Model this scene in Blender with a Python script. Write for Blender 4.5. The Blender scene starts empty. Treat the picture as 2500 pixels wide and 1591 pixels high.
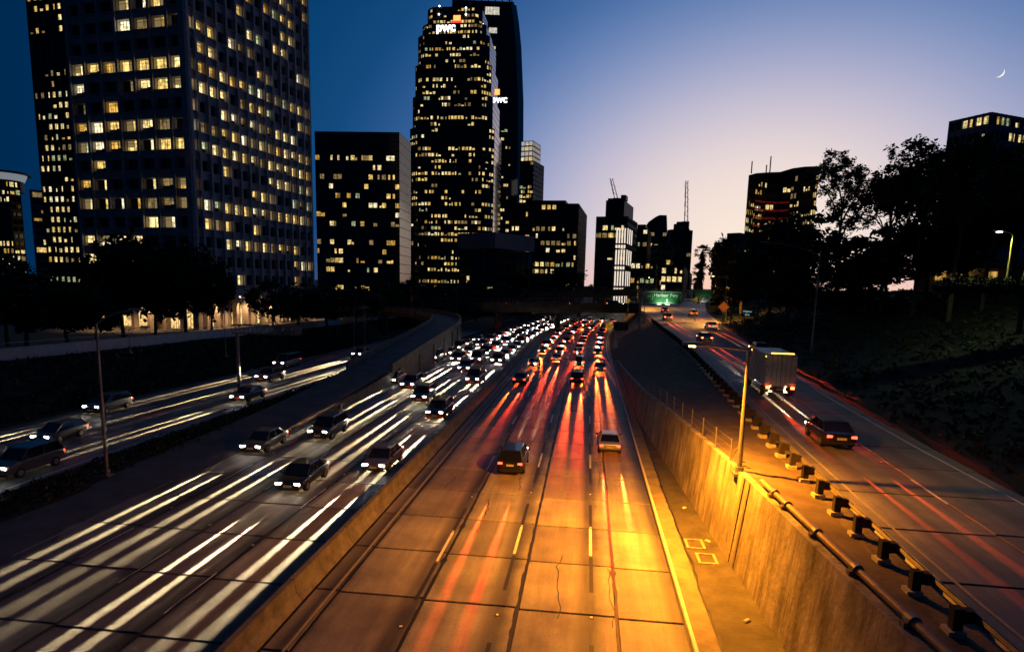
import bpy, bmesh, math, random
from mathutils import Vector, Matrix
S = bpy.context.scene
COL = S.collection
rnd = random.Random(7)
R_ = math.radians

# ------------------------------------------------------------------ camera
F_PX, PPX, PPY, CAM_Z = 1550., 1250., 923., 13.5      # focal length and optical centre in photograph pixels
YAW, PITCH, ROLL = R_(-6.61), R_(8.5), R_(1.34)
fwd = Vector((math.sin(YAW)*math.cos(PITCH), math.cos(YAW)*math.cos(PITCH), -math.sin(PITCH)))
r0 = Vector((math.cos(YAW), -math.sin(YAW), 0)); u0 = r0.cross(fwd)
rgt = r0*math.cos(ROLL)+u0*math.sin(ROLL); upv = -r0*math.sin(ROLL)+u0*math.cos(ROLL)
cam = bpy.data.cameras.new('camera'); cam_o = bpy.data.objects.new('camera', cam); COL.objects.link(cam_o)
cam.sensor_width = 36.; cam.lens = 36.*F_PX/2500.; cam.shift_y = (PPY-795.5)/2500.
cam.clip_start = .5; cam.clip_end = 9000
M = Matrix((rgt, upv, -fwd)).transposed().to_4x4(); M.translation = (0, 0, CAM_Z); cam_o.matrix_world = M
S.camera = cam_o
S.view_settings.view_transform = 'Standard'; S.view_settings.look = 'None'
S.view_settings.exposure = 0; S.view_settings.gamma = 1
S.cycles.max_bounces = 5; S.cycles.diffuse_bounces = 2; S.cycles.glossy_bounces = 3
S.cycles.sample_clamp_indirect = 4; S.cycles.caustics_reflective = False; S.cycles.caustics_refractive = False

def ray(px, py): return (px-PPX)/F_PX*rgt-(py-PPY)/F_PX*upv+fwd
def at(px, py, d):            # survey point at horizontal distance d on the bearing of a photograph point
    r = ray(px, py); return Vector((0, 0, CAM_Z))+r*(d/math.hypot(r.x, r.y))
def gnd(px, py, z=0.):
    r = ray(px, py); return Vector((0, 0, CAM_Z))+r*((z-CAM_Z)/r.z)

# ------------------------------------------------------------------ sky (dusk afterglow) and sun
W = bpy.data.worlds.new('World'); S.world = W; W.use_nodes = True
nt = W.node_tree; N = nt.nodes; LK = nt.links; N.clear()
out = N.new('ShaderNodeOutputWorld'); bg = N.new('ShaderNodeBackground'); LK.new(bg.outputs[0], out.inputs[0])
tc = N.new('ShaderNodeTexCoord')
G = ray(1860, 650); G.normalize()
stv = N.new('ShaderNodeVectorMath'); stv.operation = 'MULTIPLY'; stv.inputs[1].default_value = (1, 1, 1.35); LK.new(tc.outputs['Generated'], stv.inputs[0])   # the glow lies flat along the horizon
nrm = N.new('ShaderNodeVectorMath'); nrm.operation = 'NORMALIZE'; LK.new(stv.outputs[0], nrm.inputs[0])
dot = N.new('ShaderNodeVectorMath'); dot.operation = 'DOT_PRODUCT'; dot.inputs[1].default_value = Vector((G.x, G.y, G.z*1.35)).normalized()
LK.new(nrm.outputs[0], dot.inputs[0])
ac = N.new('ShaderNodeMath'); ac.operation = 'ARCCOSINE'; LK.new(dot.outputs['Value'], ac.inputs[0])
sc_ = N.new('ShaderNodeMath'); sc_.operation = 'DIVIDE'; sc_.inputs[1].default_value = math.pi; LK.new(ac.outputs[0], sc_.inputs[0])
rp = N.new('ShaderNodeValToRGB'); rp.color_ramp.interpolation = 'B_SPLINE'
E = rp.color_ramp.elements
stops = [(0, (.98, .83, .68)), (6, (.95, .79, .69)), (12, (.82, .69, .67)), (18, (.50, .48, .64)), (24, (.19, .28, .52)),
         (30, (.045, .135, .36)), (38, (.0, .062, .20)), (55, (.0, .022, .080)), (90, (.0, .008, .030)), (180, (.001, .005, .018))]
E[0].position = 0; E[0].color = (*stops[0][1], 1); E[1].position = 1; E[1].color = (*stops[-1][1], 1)
for d, c in stops[1:-1]:
    e = E.new(d/180); e.color = (*c, 1)
LK.new(sc_.outputs[0], rp.inputs[0])
sep = N.new('ShaderNodeSeparateXYZ'); LK.new(tc.outputs['Generated'], sep.inputs[0])
low = N.new('ShaderNodeMapRange'); low.inputs['From Min'].default_value = -.01; low.inputs['From Max'].default_value = .075
low.inputs['To Min'].default_value = .75; low.inputs['To Max'].default_value = 0; LK.new(sep.outputs['Z'], low.inputs['Value'])
near = N.new('ShaderNodeMapRange'); near.inputs['From Min'].default_value = 0; near.inputs['From Max'].default_value = .22
near.inputs['To Min'].default_value = 1; near.inputs['To Max'].default_value = 0; LK.new(sc_.outputs[0], near.inputs['Value'])
mu = N.new('ShaderNodeMath'); mu.operation = 'MULTIPLY'; LK.new(low.outputs[0], mu.inputs[0]); LK.new(near.outputs[0], mu.inputs[1])
mx = N.new('ShaderNodeMix'); mx.data_type = 'RGBA'; LK.new(mu.outputs[0], mx.inputs[0]); LK.new(rp.outputs[0], mx.inputs[6])
mx.inputs[7].default_value = (.98, .45, .28, 1)
LK.new(mx.outputs[2], bg.inputs[0]); bg.inputs[1].default_value = 1.0
sun = bpy.data.lights.new('sun', 'SUN'); sun.energy = .03; sun.angle = R_(12); sun.color = (1, .72, .55)
sun_o = bpy.data.objects.new('sun', sun); COL.objects.link(sun_o)
sun_o.rotation_euler = Vector((-G.x, -G.y, -.05)).to_track_quat('-Z', 'Y').to_euler()

# ------------------------------------------------------------------ materials
MATS = {}
def mat(name, col, rough=.8, metal=0., var=0., scale=1., bump=0., emit=None, es=0., spec=.5, detail=4, sample=True, col2=None, coord='pos', coat=0.):
    if name in MATS: return MATS[name]
    m = bpy.data.materials.new(name); m.use_nodes = True; MATS[name] = m
    t = m.node_tree; b = t.nodes['Principled BSDF']
    b.inputs['Base Color'].default_value = (*col, 1); b.inputs['Roughness'].default_value = rough
    b.inputs['Metallic'].default_value = metal; b.inputs['Specular IOR Level'].default_value = spec
    b.inputs['Coat Weight'].default_value = coat
    if var or bump:
        if coord == 'pos': src = t.nodes.new('ShaderNodeNewGeometry').outputs['Position']
        else: src = t.nodes.new('ShaderNodeTexCoord').outputs['Object']
        n = t.nodes.new('ShaderNodeTexNoise'); n.inputs['Scale'].default_value = scale; n.inputs['Detail'].default_value = detail
        n.inputs['Roughness'].default_value = .65; t.links.new(src, n.inputs['Vector'])
        if var:
            r = t.nodes.new('ShaderNodeValToRGB'); r.color_ramp.elements[0].position = .3; r.color_ramp.elements[1].position = .72
            lo = tuple(c*(1-var) for c in col); hi = col2 or tuple(min(1, c*(1+var)) for c in col)
            r.color_ramp.elements[0].color = (*lo, 1); r.color_ramp.elements[1].color = (*hi, 1)
            t.links.new(n.outputs['Fac'], r.inputs[0]); t.links.new(r.outputs[0], b.inputs['Base Color'])
        if bump:
            n2 = t.nodes.new('ShaderNodeTexNoise'); n2.inputs['Scale'].default_value = scale*9; n2.inputs['Detail'].default_value = 5
            t.links.new(src, n2.inputs['Vector'])
            bp = t.nodes.new('ShaderNodeBump'); bp.inputs['Strength'].default_value = bump; bp.inputs['Distance'].default_value = .05
            t.links.new(n2.outputs['Fac'], bp.inputs['Height']); t.links.new(bp.outputs[0], b.inputs['Normal'])
    if emit:
        b.inputs['Emission Color'].default_value = (*emit, 1); b.inputs['Emission Strength'].default_value = es
    if not sample: m.cycles.emission_sampling = 'NONE'
    return m

def road_mat(name, base, period, phase, oil=.5, rough=.55, tone=(1, .96, .9)):
    """worn concrete: grain, blotches, an oil-dark strip down each lane, pale tyre tracks"""
    m = bpy.data.materials.new(name); m.use_nodes = True; t = m.node_tree; b = t.nodes['Principled BSDF']
    nn = t.nodes.new; L = t.links.new
    pos = nn('ShaderNodeNewGeometry').outputs['Position']
    sx = nn('ShaderNodeSeparateXYZ'); L(pos, sx.inputs[0])
    def math_(op, a, bb=None, clamp=False):
        n = nn('ShaderNodeMath'); n.operation = op; n.use_clamp = clamp
        for i, v in enumerate((a, bb)):
            if v is None: continue
            if isinstance(v, (int, float)): n.inputs[i].default_value = v
            else: L(v, n.inputs[i])
        return n.outputs[0]
    def noise(scale, detail, vec=pos, rg=.6):
        n = nn('ShaderNodeTexNoise'); n.inputs['Scale'].default_value = scale; n.inputs['Detail'].default_value = detail
        n.inputs['Roughness'].default_value = rg; L(vec, n.inputs['Vector']); return n.outputs['Fac']
    mp = nn('ShaderNodeMapping'); mp.inputs['Scale'].default_value = (1, .07, 1); L(pos, mp.inputs['Vector'])
    streak = noise(2.2, 5, mp.outputs[0]); blotch = noise(.35, 4); grain = noise(11, 6, rg=.75); speck = noise(6, 2)
    lane = math_('ABSOLUTE', math_('SUBTRACT', math_('FRACT', math_('DIVIDE', math_('ADD', math_('ADD', sx.outputs['X'], phase), math_('MULTIPLY', blotch, .5)), period)), .5))
    # lane: 0 at the lane centre, .5 at the lane line
    oilm = nn('ShaderNodeMapRange'); oilm.interpolation_type = 'SMOOTHSTEP'; L(lane, oilm.inputs['Value'])
    oilm.inputs['From Min'].default_value = .03; oilm.inputs['From Max'].default_value = .2; oilm.inputs['To Min'].default_value = 1; oilm.inputs['To Max'].default_value = 0
    k = math_('MULTIPLY', oilm.outputs[0], math_('MULTIPLY', streak, 2*oil))
    v = math_('SUBTRACT', 1, k)
    v = math_('MULTIPLY', v, math_('ADD', .1, math_('MULTIPLY', blotch, 1.8)))
    v = math_('MULTIPLY', v, math_('ADD', .35, math_('MULTIPLY', grain, 1.3)))
    v = math_('MULTIPLY', v, math_('ADD', .45, math_('MULTIPLY', streak, 1.1)))
    sp = nn('ShaderNodeMapRange'); L(speck, sp.inputs['Value']); sp.inputs['From Min'].default_value = .70; sp.inputs['From Max'].default_value = .74
    sp.inputs['To Min'].default_value = 1; sp.inputs['To Max'].default_value = .35
    v = math_('MULTIPLY', v, sp.outputs[0])
    oi = nn('ShaderNodeObjectInfo').outputs['Random']
    v = math_('MULTIPLY', v, math_('ADD', .72, math_('MULTIPLY', oi, .5)))
    v = math_('MULTIPLY', v, base)
    cb = nn('ShaderNodeCombineColor')
    for i, c in enumerate(tone): L(math_('MULTIPLY', v, c), cb.inputs[i])
    L(cb.outputs[0], b.inputs['Base Color'])
    L(math_('ADD', rough-.1, math_('MULTIPLY', blotch, .25)), b.inputs['Roughness'])
    bp = nn('ShaderNodeBump'); bp.inputs['Strength'].default_value = .35; bp.inputs['Distance'].default_value = .02
    L(grain, bp.inputs['Height']); L(bp.outputs[0], b.inputs['Normal'])
    MATS[name] = m; return m

CONC = road_mat('road_concrete', .24, 3.75, 10.4+1.9, .62)
CONC_L = road_mat('road_concrete_west', .22, 3.65, 16.45+1.8, .6)
CONC_U = road_mat('road_concrete_upper', .17, 4.1, -12.3, .38)
GUTTER = mat('gutter_concrete', (.24, .21, .17), .8, var=.35, scale=.9, bump=.5)
ASPH = mat('asphalt', (.07, .065, .06), .75, var=.45, scale=.8, bump=.6)
TAR = mat('tar', (.012, .012, .013), .6)
def wall_mat(name, col):
    m = mat(name, col, .82, var=.45, scale=.5, bump=.5, detail=8); t = m.node_tree; b = t.nodes['Principled BSDF']; L = t.links.new
    pos = t.nodes.new('ShaderNodeNewGeometry').outputs['Position']; mp = t.nodes.new('ShaderNodeMapping'); mp.inputs['Scale'].default_value = (1, 1, .1); L(pos, mp.inputs['Vector'])
    n = t.nodes.new('ShaderNodeTexNoise'); n.inputs['Scale'].default_value = 1.7; n.inputs['Detail'].default_value = 7; n.inputs['Roughness'].default_value = .7; L(mp.outputs[0], n.inputs['Vector'])
    r = t.nodes.new('ShaderNodeMapRange'); r.inputs['From Min'].default_value = .36; r.inputs['From Max'].default_value = .62; r.inputs['To Min'].default_value = .38; r.inputs['To Max'].default_value = 1.08; L(n.outputs['Fac'], r.inputs['Value'])
    x = t.nodes.new('ShaderNodeMix'); x.data_type = 'RGBA'; x.blend_type = 'MULTIPLY'; x.inputs[0].default_value = 1
    src = b.inputs['Base Color'].links[0].from_socket; L(src, x.inputs[6]); L(r.outputs[0], x.inputs[7]); L(x.outputs[2], b.inputs['Base Color']); return m
WALLC = wall_mat('wall_concrete', (.40, .36, .31))
BARC = mat('barrier_concrete', (.19, .175, .15), .8, var=.5, scale=1.3, bump=.5, detail=8)
DIRT = mat('dirt', (.13, .10, .07), .9, var=.35, scale=.7, bump=.8)
BANK = mat('bank_ground', (.016, .018, .011), .95, var=.55, scale=.8, bump=1.)
PAINT = mat('road_paint', (.75, .74, .70), .6, var=.25, scale=3)
PAINTY = mat('faded_paint', (.36, .32, .22), .7, var=.3, scale=4)
BLACKP = mat('black_contrast_paint', (.025, .024, .023), .6, var=.3, scale=4)
STEEL = mat('galvanised_steel', (.33, .33, .33), .45, .75, var=.2, scale=3, coord='obj')
RAIL = mat('weathered_rail', (.22, .2, .18), .5, .6, var=.3, scale=3)
WOOD = mat('dark_post_wood', (.035, .028, .022), .85, var=.3, scale=4)
PALE = mat('pale_block', (.55, .53, .48), .8, var=.25, scale=5)
BARK = mat('bark', (.11, .085, .06), .9, var=.4, scale=2.5, bump=.6)
LEAF = mat('dark_leaf', (.024, .034, .013), .65, var=.45, scale=.6, spec=.3)
LEAF2 = mat('olive_leaf', (.045, .055, .025), .65, var=.45, scale=.7, spec=.3)
GLASS = mat('dark_window_glass', (.010, .012, .015), .12, spec=.6)
GLASSB = mat('blue_curtain_glass', (.012, .018, .024), .06, spec=.9)
RUB = mat('tyre_rubber', (.015, .015, .015), .8)
RIM = mat('wheel_alloy', (.35, .35, .36), .35, .8)
CGL = mat('car_glass', (.01, .012, .014), .05, spec=.8)
TRIM = mat('black_trim', (.02, .02, .021), .5)
SIGNG = mat('sign_green', (.01, .14, .05), .5, var=.15, scale=2)
WHITE_L = mat('sign_white', (.8, .8, .78), .5)

# ------------------------------------------------------------------ helpers
def link(o, parent=None, label=None, cat=None, group=None, kind=None):
    COL.objects.link(o)
    if parent is not None: o.parent = parent
    if label: o['label'] = label
    if cat: o['category'] = cat
    if group: o['group'] = group
    if kind: o['kind'] = kind
    return o
def me(name, V, Fc, mats, mi=None, smooth=False):
    m = bpy.data.meshes.new(name); m.from_pydata([tuple(v) for v in V], [], Fc)
    for x in (mats if isinstance(mats, (list, tuple)) else [mats]): m.materials.append(x)
    if mi: m.polygons.foreach_set('material_index', mi)
    if smooth: m.polygons.foreach_set('use_smooth', [True]*len(m.polygons))
    m.update(); return m
def ob(name, mesh, parent=None, loc=None, rotz=None, **k):
    o = bpy.data.objects.new(name, mesh)
    if loc is not None: o.location = loc
    if rotz is not None: o.rotation_euler = (0, 0, rotz)
    return link(o, parent, **k)
def empty(name, loc=(0, 0, 0), rotz=0., **k):
    o = bpy.data.objects.new(name, None); o.location = loc; o.rotation_euler = (0, 0, rotz); o.empty_display_size = .3
    return link(o, **k)

class MB:
    """collects simple solids into one mesh"""
    def __init__(s): s.V = []; s.F = []; s.I = []
    def add(s, V, F, mi=0):
        n = len(s.V); s.V += [Vector(v) for v in V]; s.F += [tuple(i+n for i in f) for f in F]; s.I += [mi]*len(F)
    def obox(s, o, u, n, w, u0_, u1_, n0, n1, z0, z1, mi=0):
        P = [o+u*a+n*b+w*c for c in (z0, z1) for a, b in ((u0_, n0), (u1_, n0), (u1_, n1), (u0_, n1))]
        s.add(P, [(3, 2, 1, 0), (4, 5, 6, 7), (0, 1, 5, 4), (1, 2, 6, 5), (2, 3, 7, 6), (3, 0, 4, 7)], mi)
    def box(s, x0, x1, y0, y1, z0, z1, mi=0):
        s.obox(Vector(), Vector((1, 0, 0)), Vector((0, 1, 0)), Vector((0, 0, 1)), x0, x1, y0, y1, z0, z1, mi)
    def bar(s, a, b, w, h=None, mi=0):
        a = Vector(a); b = Vector(b); d = (b-a); L = d.length; d /= L
        up = Vector((0, 0, 1)) if abs(d.z) < .95 else Vector((0, 1, 0))
        sd = d.cross(up).normalized(); uu = sd.cross(d); h = h or w
        s.obox(a, sd, uu, d, -w/2, w/2, -h/2, h/2, 0, L, mi)
    def tube(s, pts, rad, seg=8, mi=0, cap=True):
        pts = [Vector(p) for p in pts]; n = len(pts); rr = rad if isinstance(rad, (list, tuple)) else [rad]*n
        V = []; prev = None
        for i, p in enumerate(pts):
            d = (pts[min(i+1, n-1)]-pts[max(i-1, 0)]).normalized()
            if prev is None:
                a = Vector((1, 0, 0)) if abs(d.x) < .9 else Vector((0, 1, 0)); prev = d.cross(a).normalized()
            sd = (prev-d*prev.dot(d)).normalized(); prev = sd; t2 = d.cross(sd)
            V += [p+sd*rr[i]*math.cos(6.28319*k/seg)+t2*rr[i]*math.sin(6.28319*k/seg) for k in range(seg)]
        Fc = [(i*seg+k, i*seg+(k+1) % seg, (i+1)*seg+(k+1) % seg, (i+1)*seg+k) for i in range(n-1) for k in range(seg)]
        if cap: Fc += [tuple(range(seg-1, -1, -1)), tuple((n-1)*seg+k for k in range(seg))]
        s.add(V, Fc, mi)
    def prism(s, poly, z0, z1, mi=0, z1s=None):
        n = len(poly); V = [(p[0], p[1], z0) for p in poly]+[(p[0], p[1], z1s[i] if z1s else z1) for i, p in enumerate(poly)]
        s.add(V, [tuple(range(n-1, -1, -1)), tuple(range(n, 2*n))]+[(i, (i+1) % n, n+(i+1) % n, n+i) for i in range(n)], mi)
    def loft(s, rings, mi=0, closed=True, caps=True):
        n = len(rings[0]); V = [p for r in rings for p in r]; m = len(rings)
        Fc = [(i*n+k, i*n+(k+1) % n, (i+1)*n+(k+1) % n, (i+1)*n+k) for i in range(m-1) for k in range(n if closed else n-1)]
        if caps and closed: Fc += [tuple(range(n-1, -1, -1)), tuple((m-1)*n+k for k in range(n))]
        s.add(V, Fc, mi)
    def mesh(s, name, mats, smooth=False): return me(name, s.V, s.F, mats, s.I, smooth)
    def build(s, name, mats, parent=None, loc=None, rotz=None, smooth=False, **k):
        return ob(name, s.mesh(name, mats, smooth), parent, loc, rotz, **k)

def interp(tab, y):
    if y <= tab[0][0]: return tab[0][1]
    for (a, b), (c, d) in zip(tab, tab[1:]):
        if y <= c: return b+(d-b)*(y-a)/(c-a)
    return tab[-1][1]
def sheet(name, ys, prof, m, kind='structure', nsub=1, wob=0., **k):
    """loft across the road: prof(y) -> list of (x, z)"""
    V = []; Fc = []; rr = random.Random(name)
    rows = []
    for y in ys:
        pr = prof(y); row = []
        for i in range(len(pr)-1):
            for j in range(nsub):
                f = j/nsub; row.append((pr[i][0]*(1-f)+pr[i+1][0]*f, pr[i][1]*(1-f)+pr[i+1][1]*f))
        row.append(pr[-1]); rows.append(row)
    n = len(rows[0])
    for y, row in zip(ys, rows):
        for i, (x, z) in enumerate(row):
            e = 0 if i in (0, n-1) else wob
            V.append((x, y, z+rr.uniform(-e, e)))
    Fc = [(i*n+k_, i*n+k_+1, (i+1)*n+k_+1, (i+1)*n+k_) for i in range(len(ys)-1) for k_ in range(n-1)]
    return ob(name, me(name, V, Fc, m), kind=kind, **k)
def frange(a, b, st):
    n = max(1, int(round((b-a)/st))); return [a+(b-a)*i/n for i in range(n+1)]

# ------------------------------------------------------------------ ground lines (metres; +Y along the freeway)
def cx(y): return 0. if y < 120 else 5.0*((y-120)/100)**2       # the freeway bends to the right far off
def wallX(y): return 7.9+(23.25-y)*.0575 if y < 63 else 5.6-.1*min(1, (y-63)/40)
WTOP = [(0, 4.5), (33, 4.4), (46, 4.0), (56, 3.6), (66, 3.0), (80, 2.1), (100, 1.0), (116, .25)]
def wallZ(y): return interp(WTOP, y)
def wallTX(y): return wallX(y)+.11*wallZ(y)
UZ = [(0, 4.1), (40, 4.15), (105, 5.3), (200, 6.2), (330, 8.)]
UL = [(0, 11.6), (20, 11.75), (28, 12.0), (40, 12.6), (56, 13.3), (86, 14.6), (120, 14.9), (200, 16.5), (260, 20.), (330, 27.)]
UR = [(0, 20.4), (30, 20.6), (55, 21.4), (92, 24.), (130, 28.), (200, 36.), (260, 46.), (330, 60.)]
upZ = lambda y: interp(UZ, y); upL = lambda y: interp(UL, y); upR = lambda y: interp(UR, y)

# big ground
ob('ground', me('ground', [(-4000, -400, -.35), (4000, -400, -.35), (4000, 7000, -.35), (-4000, 7000, -.35)], [(0, 1, 2, 3)], BANK), kind='structure')

# freeway: dark bed, concrete slabs with open joints near, one concrete sheet far
YS = frange(-20, 118, 6); YF = frange(116.8, 420, 8)
fw = sheet('freeway', YS, lambda y: [(-27.6, -.05), (5.05, -.05)], TAR)
fw2 = sheet('freeway_far', YF, lambda y: [(-24+cx(y)+min(3, max(0, (y-130)*.03)), 0), (4.95+cx(y), 0)], CONC, nsub=8)
def slab_mesh(w, l, th=.3):
    g = .055; x = w/2-g; y = l/2-g; c = .03
    V = [(-x, -y, -th), (x, -y, -th), (x, y, -th), (-x, y, -th), (-x, -y, -c), (x, -y, -c), (x, y, -c), (-x, y, -c),
         (-x+c, -y+c, 0), (x-c, -y+c, 0), (x-c, y-c, 0), (-x+c, y-c, 0)]
    Fc = [(i, (i+1) % 4, (i+1) % 4+4, i+4) for i in range(4)]+[(4+i, 4+(i+1) % 4, 8+(i+1) % 4, 8+i) for i in range(4)]+[(8, 9, 10, 11)]
    return V, Fc
COLS = [(-11.45, -10.35), (-10.35, -6.5), (-6.5, -2.42), (-2.42, 1.7), (1.7, 4.45)]
COLW = [(-27.5, -23.75), (-23.75, -20.05), (-20.05, -16.4), (-16.4, -12.4)]
PITCHY = 4.76
for cols, mm in ((COLS, CONC), (COLW, CONC_L)):
    for a, b in cols:
        V, Fc = slab_mesh(b-a, PITCHY); msh = me('concrete_slab', V, Fc, mm)
        for i in range(22):
            y = 12.9+PITCHY*i+ (a+b)/2*-.035
            o = ob('concrete_slab', msh, fw, (( a+b)/2, y, rnd.uniform(-.006, .006)))
# gutter strip, asphalt shoulder
gut = sheet('gutter_strip', frange(-20, 118, 4), lambda y: [(4.47, .0), (4.6, .012), (5.5, -.01), (5.55, -.03)], GUTTER)
sheet('asphalt_shoulder', frange(-20, 118, 3), lambda y: [(5.5+.03*math.sin(y*2.1)+.03*math.sin(y*.9), -.012), (wallX(y)+.05, .03)], ASPH, nsub=3)

# tar-sealed joints: hand-poured, so they wander
def tar_line(x, y0, y1, w, seed, z=.012, amp=.035):
    r_ = random.Random(seed); V = []; dx = 0
    ys2 = frange(y0, y1, .45)
    for y in ys2:
        dx = dx*.8+r_.gauss(0, amp*.5); ww = w*r_.uniform(.55, 1.25)*(2.2 if r_.random() < .04 else 1); V += [(x+dx-ww/2, y, z), (x+dx+ww/2, y, z)]
    ob('tar_seam', me('tar_seam', V, [(2*i, 2*i+1, 2*i+3, 2*i+2) for i in range(len(ys2)-1)], TAR), kind='structure')
for i, x in enumerate((-10.35, -6.5, -2.42, 1.7, -23.75, -20.05, -16.4)): tar_line(x, 10, 112, (.06, .13, .15, .14, .1, .13, .13)[i], 300+i)
tar_line(5.53, 10, 112, .09, 350, .02, .06)
for i in range(16):           # crack seals wandering across the slabs
    r_ = random.Random(400+i); x = r_.uniform(-10, 4) if i < 9 else r_.uniform(-26, -13); y = r_.uniform(19, 70); tar_line(x, y, y+r_.uniform(2.5, 7), .045, 420+i, .0125, .12)
# painted markings
mk = [('lane_line', -6.82), ('lane_line', -3.18), ('lane_line', .66)]
def strip(name, x0, x1, y0, y1, z, m, parent=None, **k):
    return ob(name, me(name, [(x0, y0, z), (x1, y0, z), (x1, y1, z), (x0, y1, z)], [(0, 1, 2, 3)], m), parent, **k)
dash_m = me('dash', [(-.07, -1.85, 0), (.07, -1.85, 0), (.07, 1.85, 0), (-.07, 1.85, 0)], [(0, 1, 2, 3)], PAINT)
blk_m = me('black_dash', [(-.09, -1.85, 0), (.09, -1.85, 0), (.09, 1.85, 0), (-.09, 1.85, 0)], [(0, 1, 2, 3)], BLACKP)
b = MB(); b.obox(Vector(), Vector((1, 0, 0)), Vector((0, 1, 0)), Vector((0, 0, 1)), -.06, .06, -.06, .06, 0, .02, 0); b.box(-.1, .1, -.1, .1, 0, .006, 1)
dot_m = b.mesh('road_stud', [mat('stud_white', (.8, .8, .76), .3), BLACKP])
for i, (nm, x) in enumerate(mk):
    root = empty('lane_line', (x, 0, 0), kind='structure')
    off = (-1.5, 0., .4)[i]
    for j in range(-1, 8):
        y = 32.1+off+15.6*j
        if y < 4: continue
        z = .011
        ob('dash', dash_m, root, (rnd.uniform(-.02, .02), y, z)); 
        if y < 90:
            ob('black_dash', blk_m, root, (.01, y-3.9, z)); ob('black_dash', blk_m, root, (.0, y+3.8, z))
        ob('road_stud', dot_m, root, (0, y-7.9, .008)); ob('road_stud', dot_m, root, (0, y+1.95, .008+.004))
    for j in range(20):
        y = 132+7*j; ob('road_stud', dot_m, root, (cx(y), y, .004))
for i, x in enumerate((-16.45, -20.1, -23.8)):
    root = empty('lane_line', (x, 0, 0), kind='structure')
    for j in range(9):
        y = 24+2.1*i+12.3*j
        ob('dash', dash_m, root, (0, y, .011)); ob('road_stud', dot_m, root, (0, y+5, .008))
el = sheet('edge_line', frange(-20, 118, 4), lambda y: [(4.52, .018), (4.66, .018)], PAINT)
el2 = sheet('edge_line', frange(118, 300, 6), lambda y: [(4.2+cx(y), .006), (4.36+cx(y), .006)], PAINT)
sheet('edge_line', frange(-20, 116, 4), lambda y: [(-12.95, .012), (-12.81, .012)], PAINTY)
sheet('edge_line', frange(-20, 116, 4), lambda y: [(-10.62, .012), (-10.5, .012)], PAINTY)
for j, (x, y) in enumerate(((6.15, 33.1), (6.45, 31.3))):       # sprayed survey squares on the shoulder
    q = MB()
    for a in (-.48, .36): q.box(a, a+.14, -.62, .62, .035, .04)
    for a in (-.62, .5): q.box(-.34, .36, a, a+.12, .035, .04)
    q.build('sprayed_square', PAINTY, loc=(x, y, 0), label=('yellow sprayed square outline on the shoulder, the one farther from the camera', 'yellow sprayed square outline on the shoulder touching the foot of the wall')[j], cat='road marking', group='sprayed squares on the shoulder')

# median barrier: 6 m precast segments
mb = empty('median_barrier', (-11.95, 0, 0), label='long low concrete barrier dividing the two directions of the freeway', cat='barrier')
prof = [(-.45, 0), (-.42, .1), (-.2, .38), (-.13, .95), (.13, .95), (.2, .38), (.42, .1), (.45, 0)]
def barrier_seg(L):
    q = MB(); g = .02
    q.loft([[Vector((x, y, z)) for x, z in prof] for y in (g, L-g)]); return q.mesh('barrier_segment', BARC)
seg6 = barrier_seg(6)
for i in range(-1, 22): ob('barrier_segment', seg6, mb, (rnd.uniform(-.015, .015)-.012*max(0, i-4), 6*i, 0))
q = MB(); q.loft([[Vector((x+cx(y)-.2, y, z)) for x, z in prof] for y in frange(132, 420, 6)]); q.build('far_run', BARC, mb)

# right retaining wall (battered, cast panels), strip above it and upper roadway
rw = empty('retaining_wall', (7, 30, 0), label='tall stained concrete retaining wall lit orange beside the shoulder', cat='wall')
ye = [6, 12, 18, 24, 30.4, 36.5, 42.5, 48.5, 54.5, 60.5, 67, 74, 82, 92, 104, 116]
for a, b in zip(ye, ye[1:]):
    q = MB(); rr = []
    for y in frange(a+.012, b-.012, 3):
        z = wallZ(y); rr.append([Vector((wallX(y)-7, y-30, -.2)), Vector((wallTX(y)-7, y-30, z)), Vector((wallTX(y)-7+.35, y-30, z)), Vector((wallTX(y)-7+.35, y-30, -.2))])
    q.loft(rr); q.build('wall_panel', WALLC, rw)
sheet('median_strip', frange(-10, 330, 4), lambda y: [(wallTX(y)+.33, wallZ(y)-.02), (upL(y)-1.3, upZ(y)-.08), (upL(y)+.02, upZ(y)-.06)] if y < 116 else [(4.9+cx(y), -.02), (4.9+cx(y)+3, .25), (max(upL(y)-1.3, 9.5+cx(y)), upZ(y)-.08), (max(upL(y), 10.5+cx(y)), upZ(y)-.06)][-3:] if False else ([(wallTX(y)+.33, wallZ(y)-.02), (upL(y)-1.3, upZ(y)-.08), (upL(y)+.02, upZ(y)-.06)] if y < 116 else [(4.9+cx(y), -.02), (upL(y)-1.0, upZ(y)-.08), (upL(y)+.02, upZ(y)-.06)]), DIRT, nsub=4, wob=.04)
ur = sheet('upper_road', frange(-10, 330, 5), lambda y: [(upL(y), upZ(y)-.05), (upR(y), upZ(y)-.05)] if y < 98 else [(upL(y), upZ(y)), (upR(y), upZ(y))], CONC_U, nsub=6)
for a, b in ((0, 4.35), (4.35, 8.55)):
    V, Fc = slab_mesh(b-a, PITCHY, .2); msh = me('concrete_slab', V, Fc, CONC_U)
    for i in range(17):
        y = 14+PITCHY*i; x = upL(y)+(a+b)/2+.05+ (upR(y)-upL(y)-8.6)*(.0 if a == 0 else .0)
        o = ob('concrete_slab', msh, ur, (x, y, upZ(y)+.002)); dy = 2.
        o.rotation_euler = (math.atan2(upZ(y+dy)-upZ(y-dy), 2*dy), 0, -math.atan2(upL(y+dy)-upL(y-dy), 2*dy))
root = empty('lane_line', (0, 0, 0), kind='structure')
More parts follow.
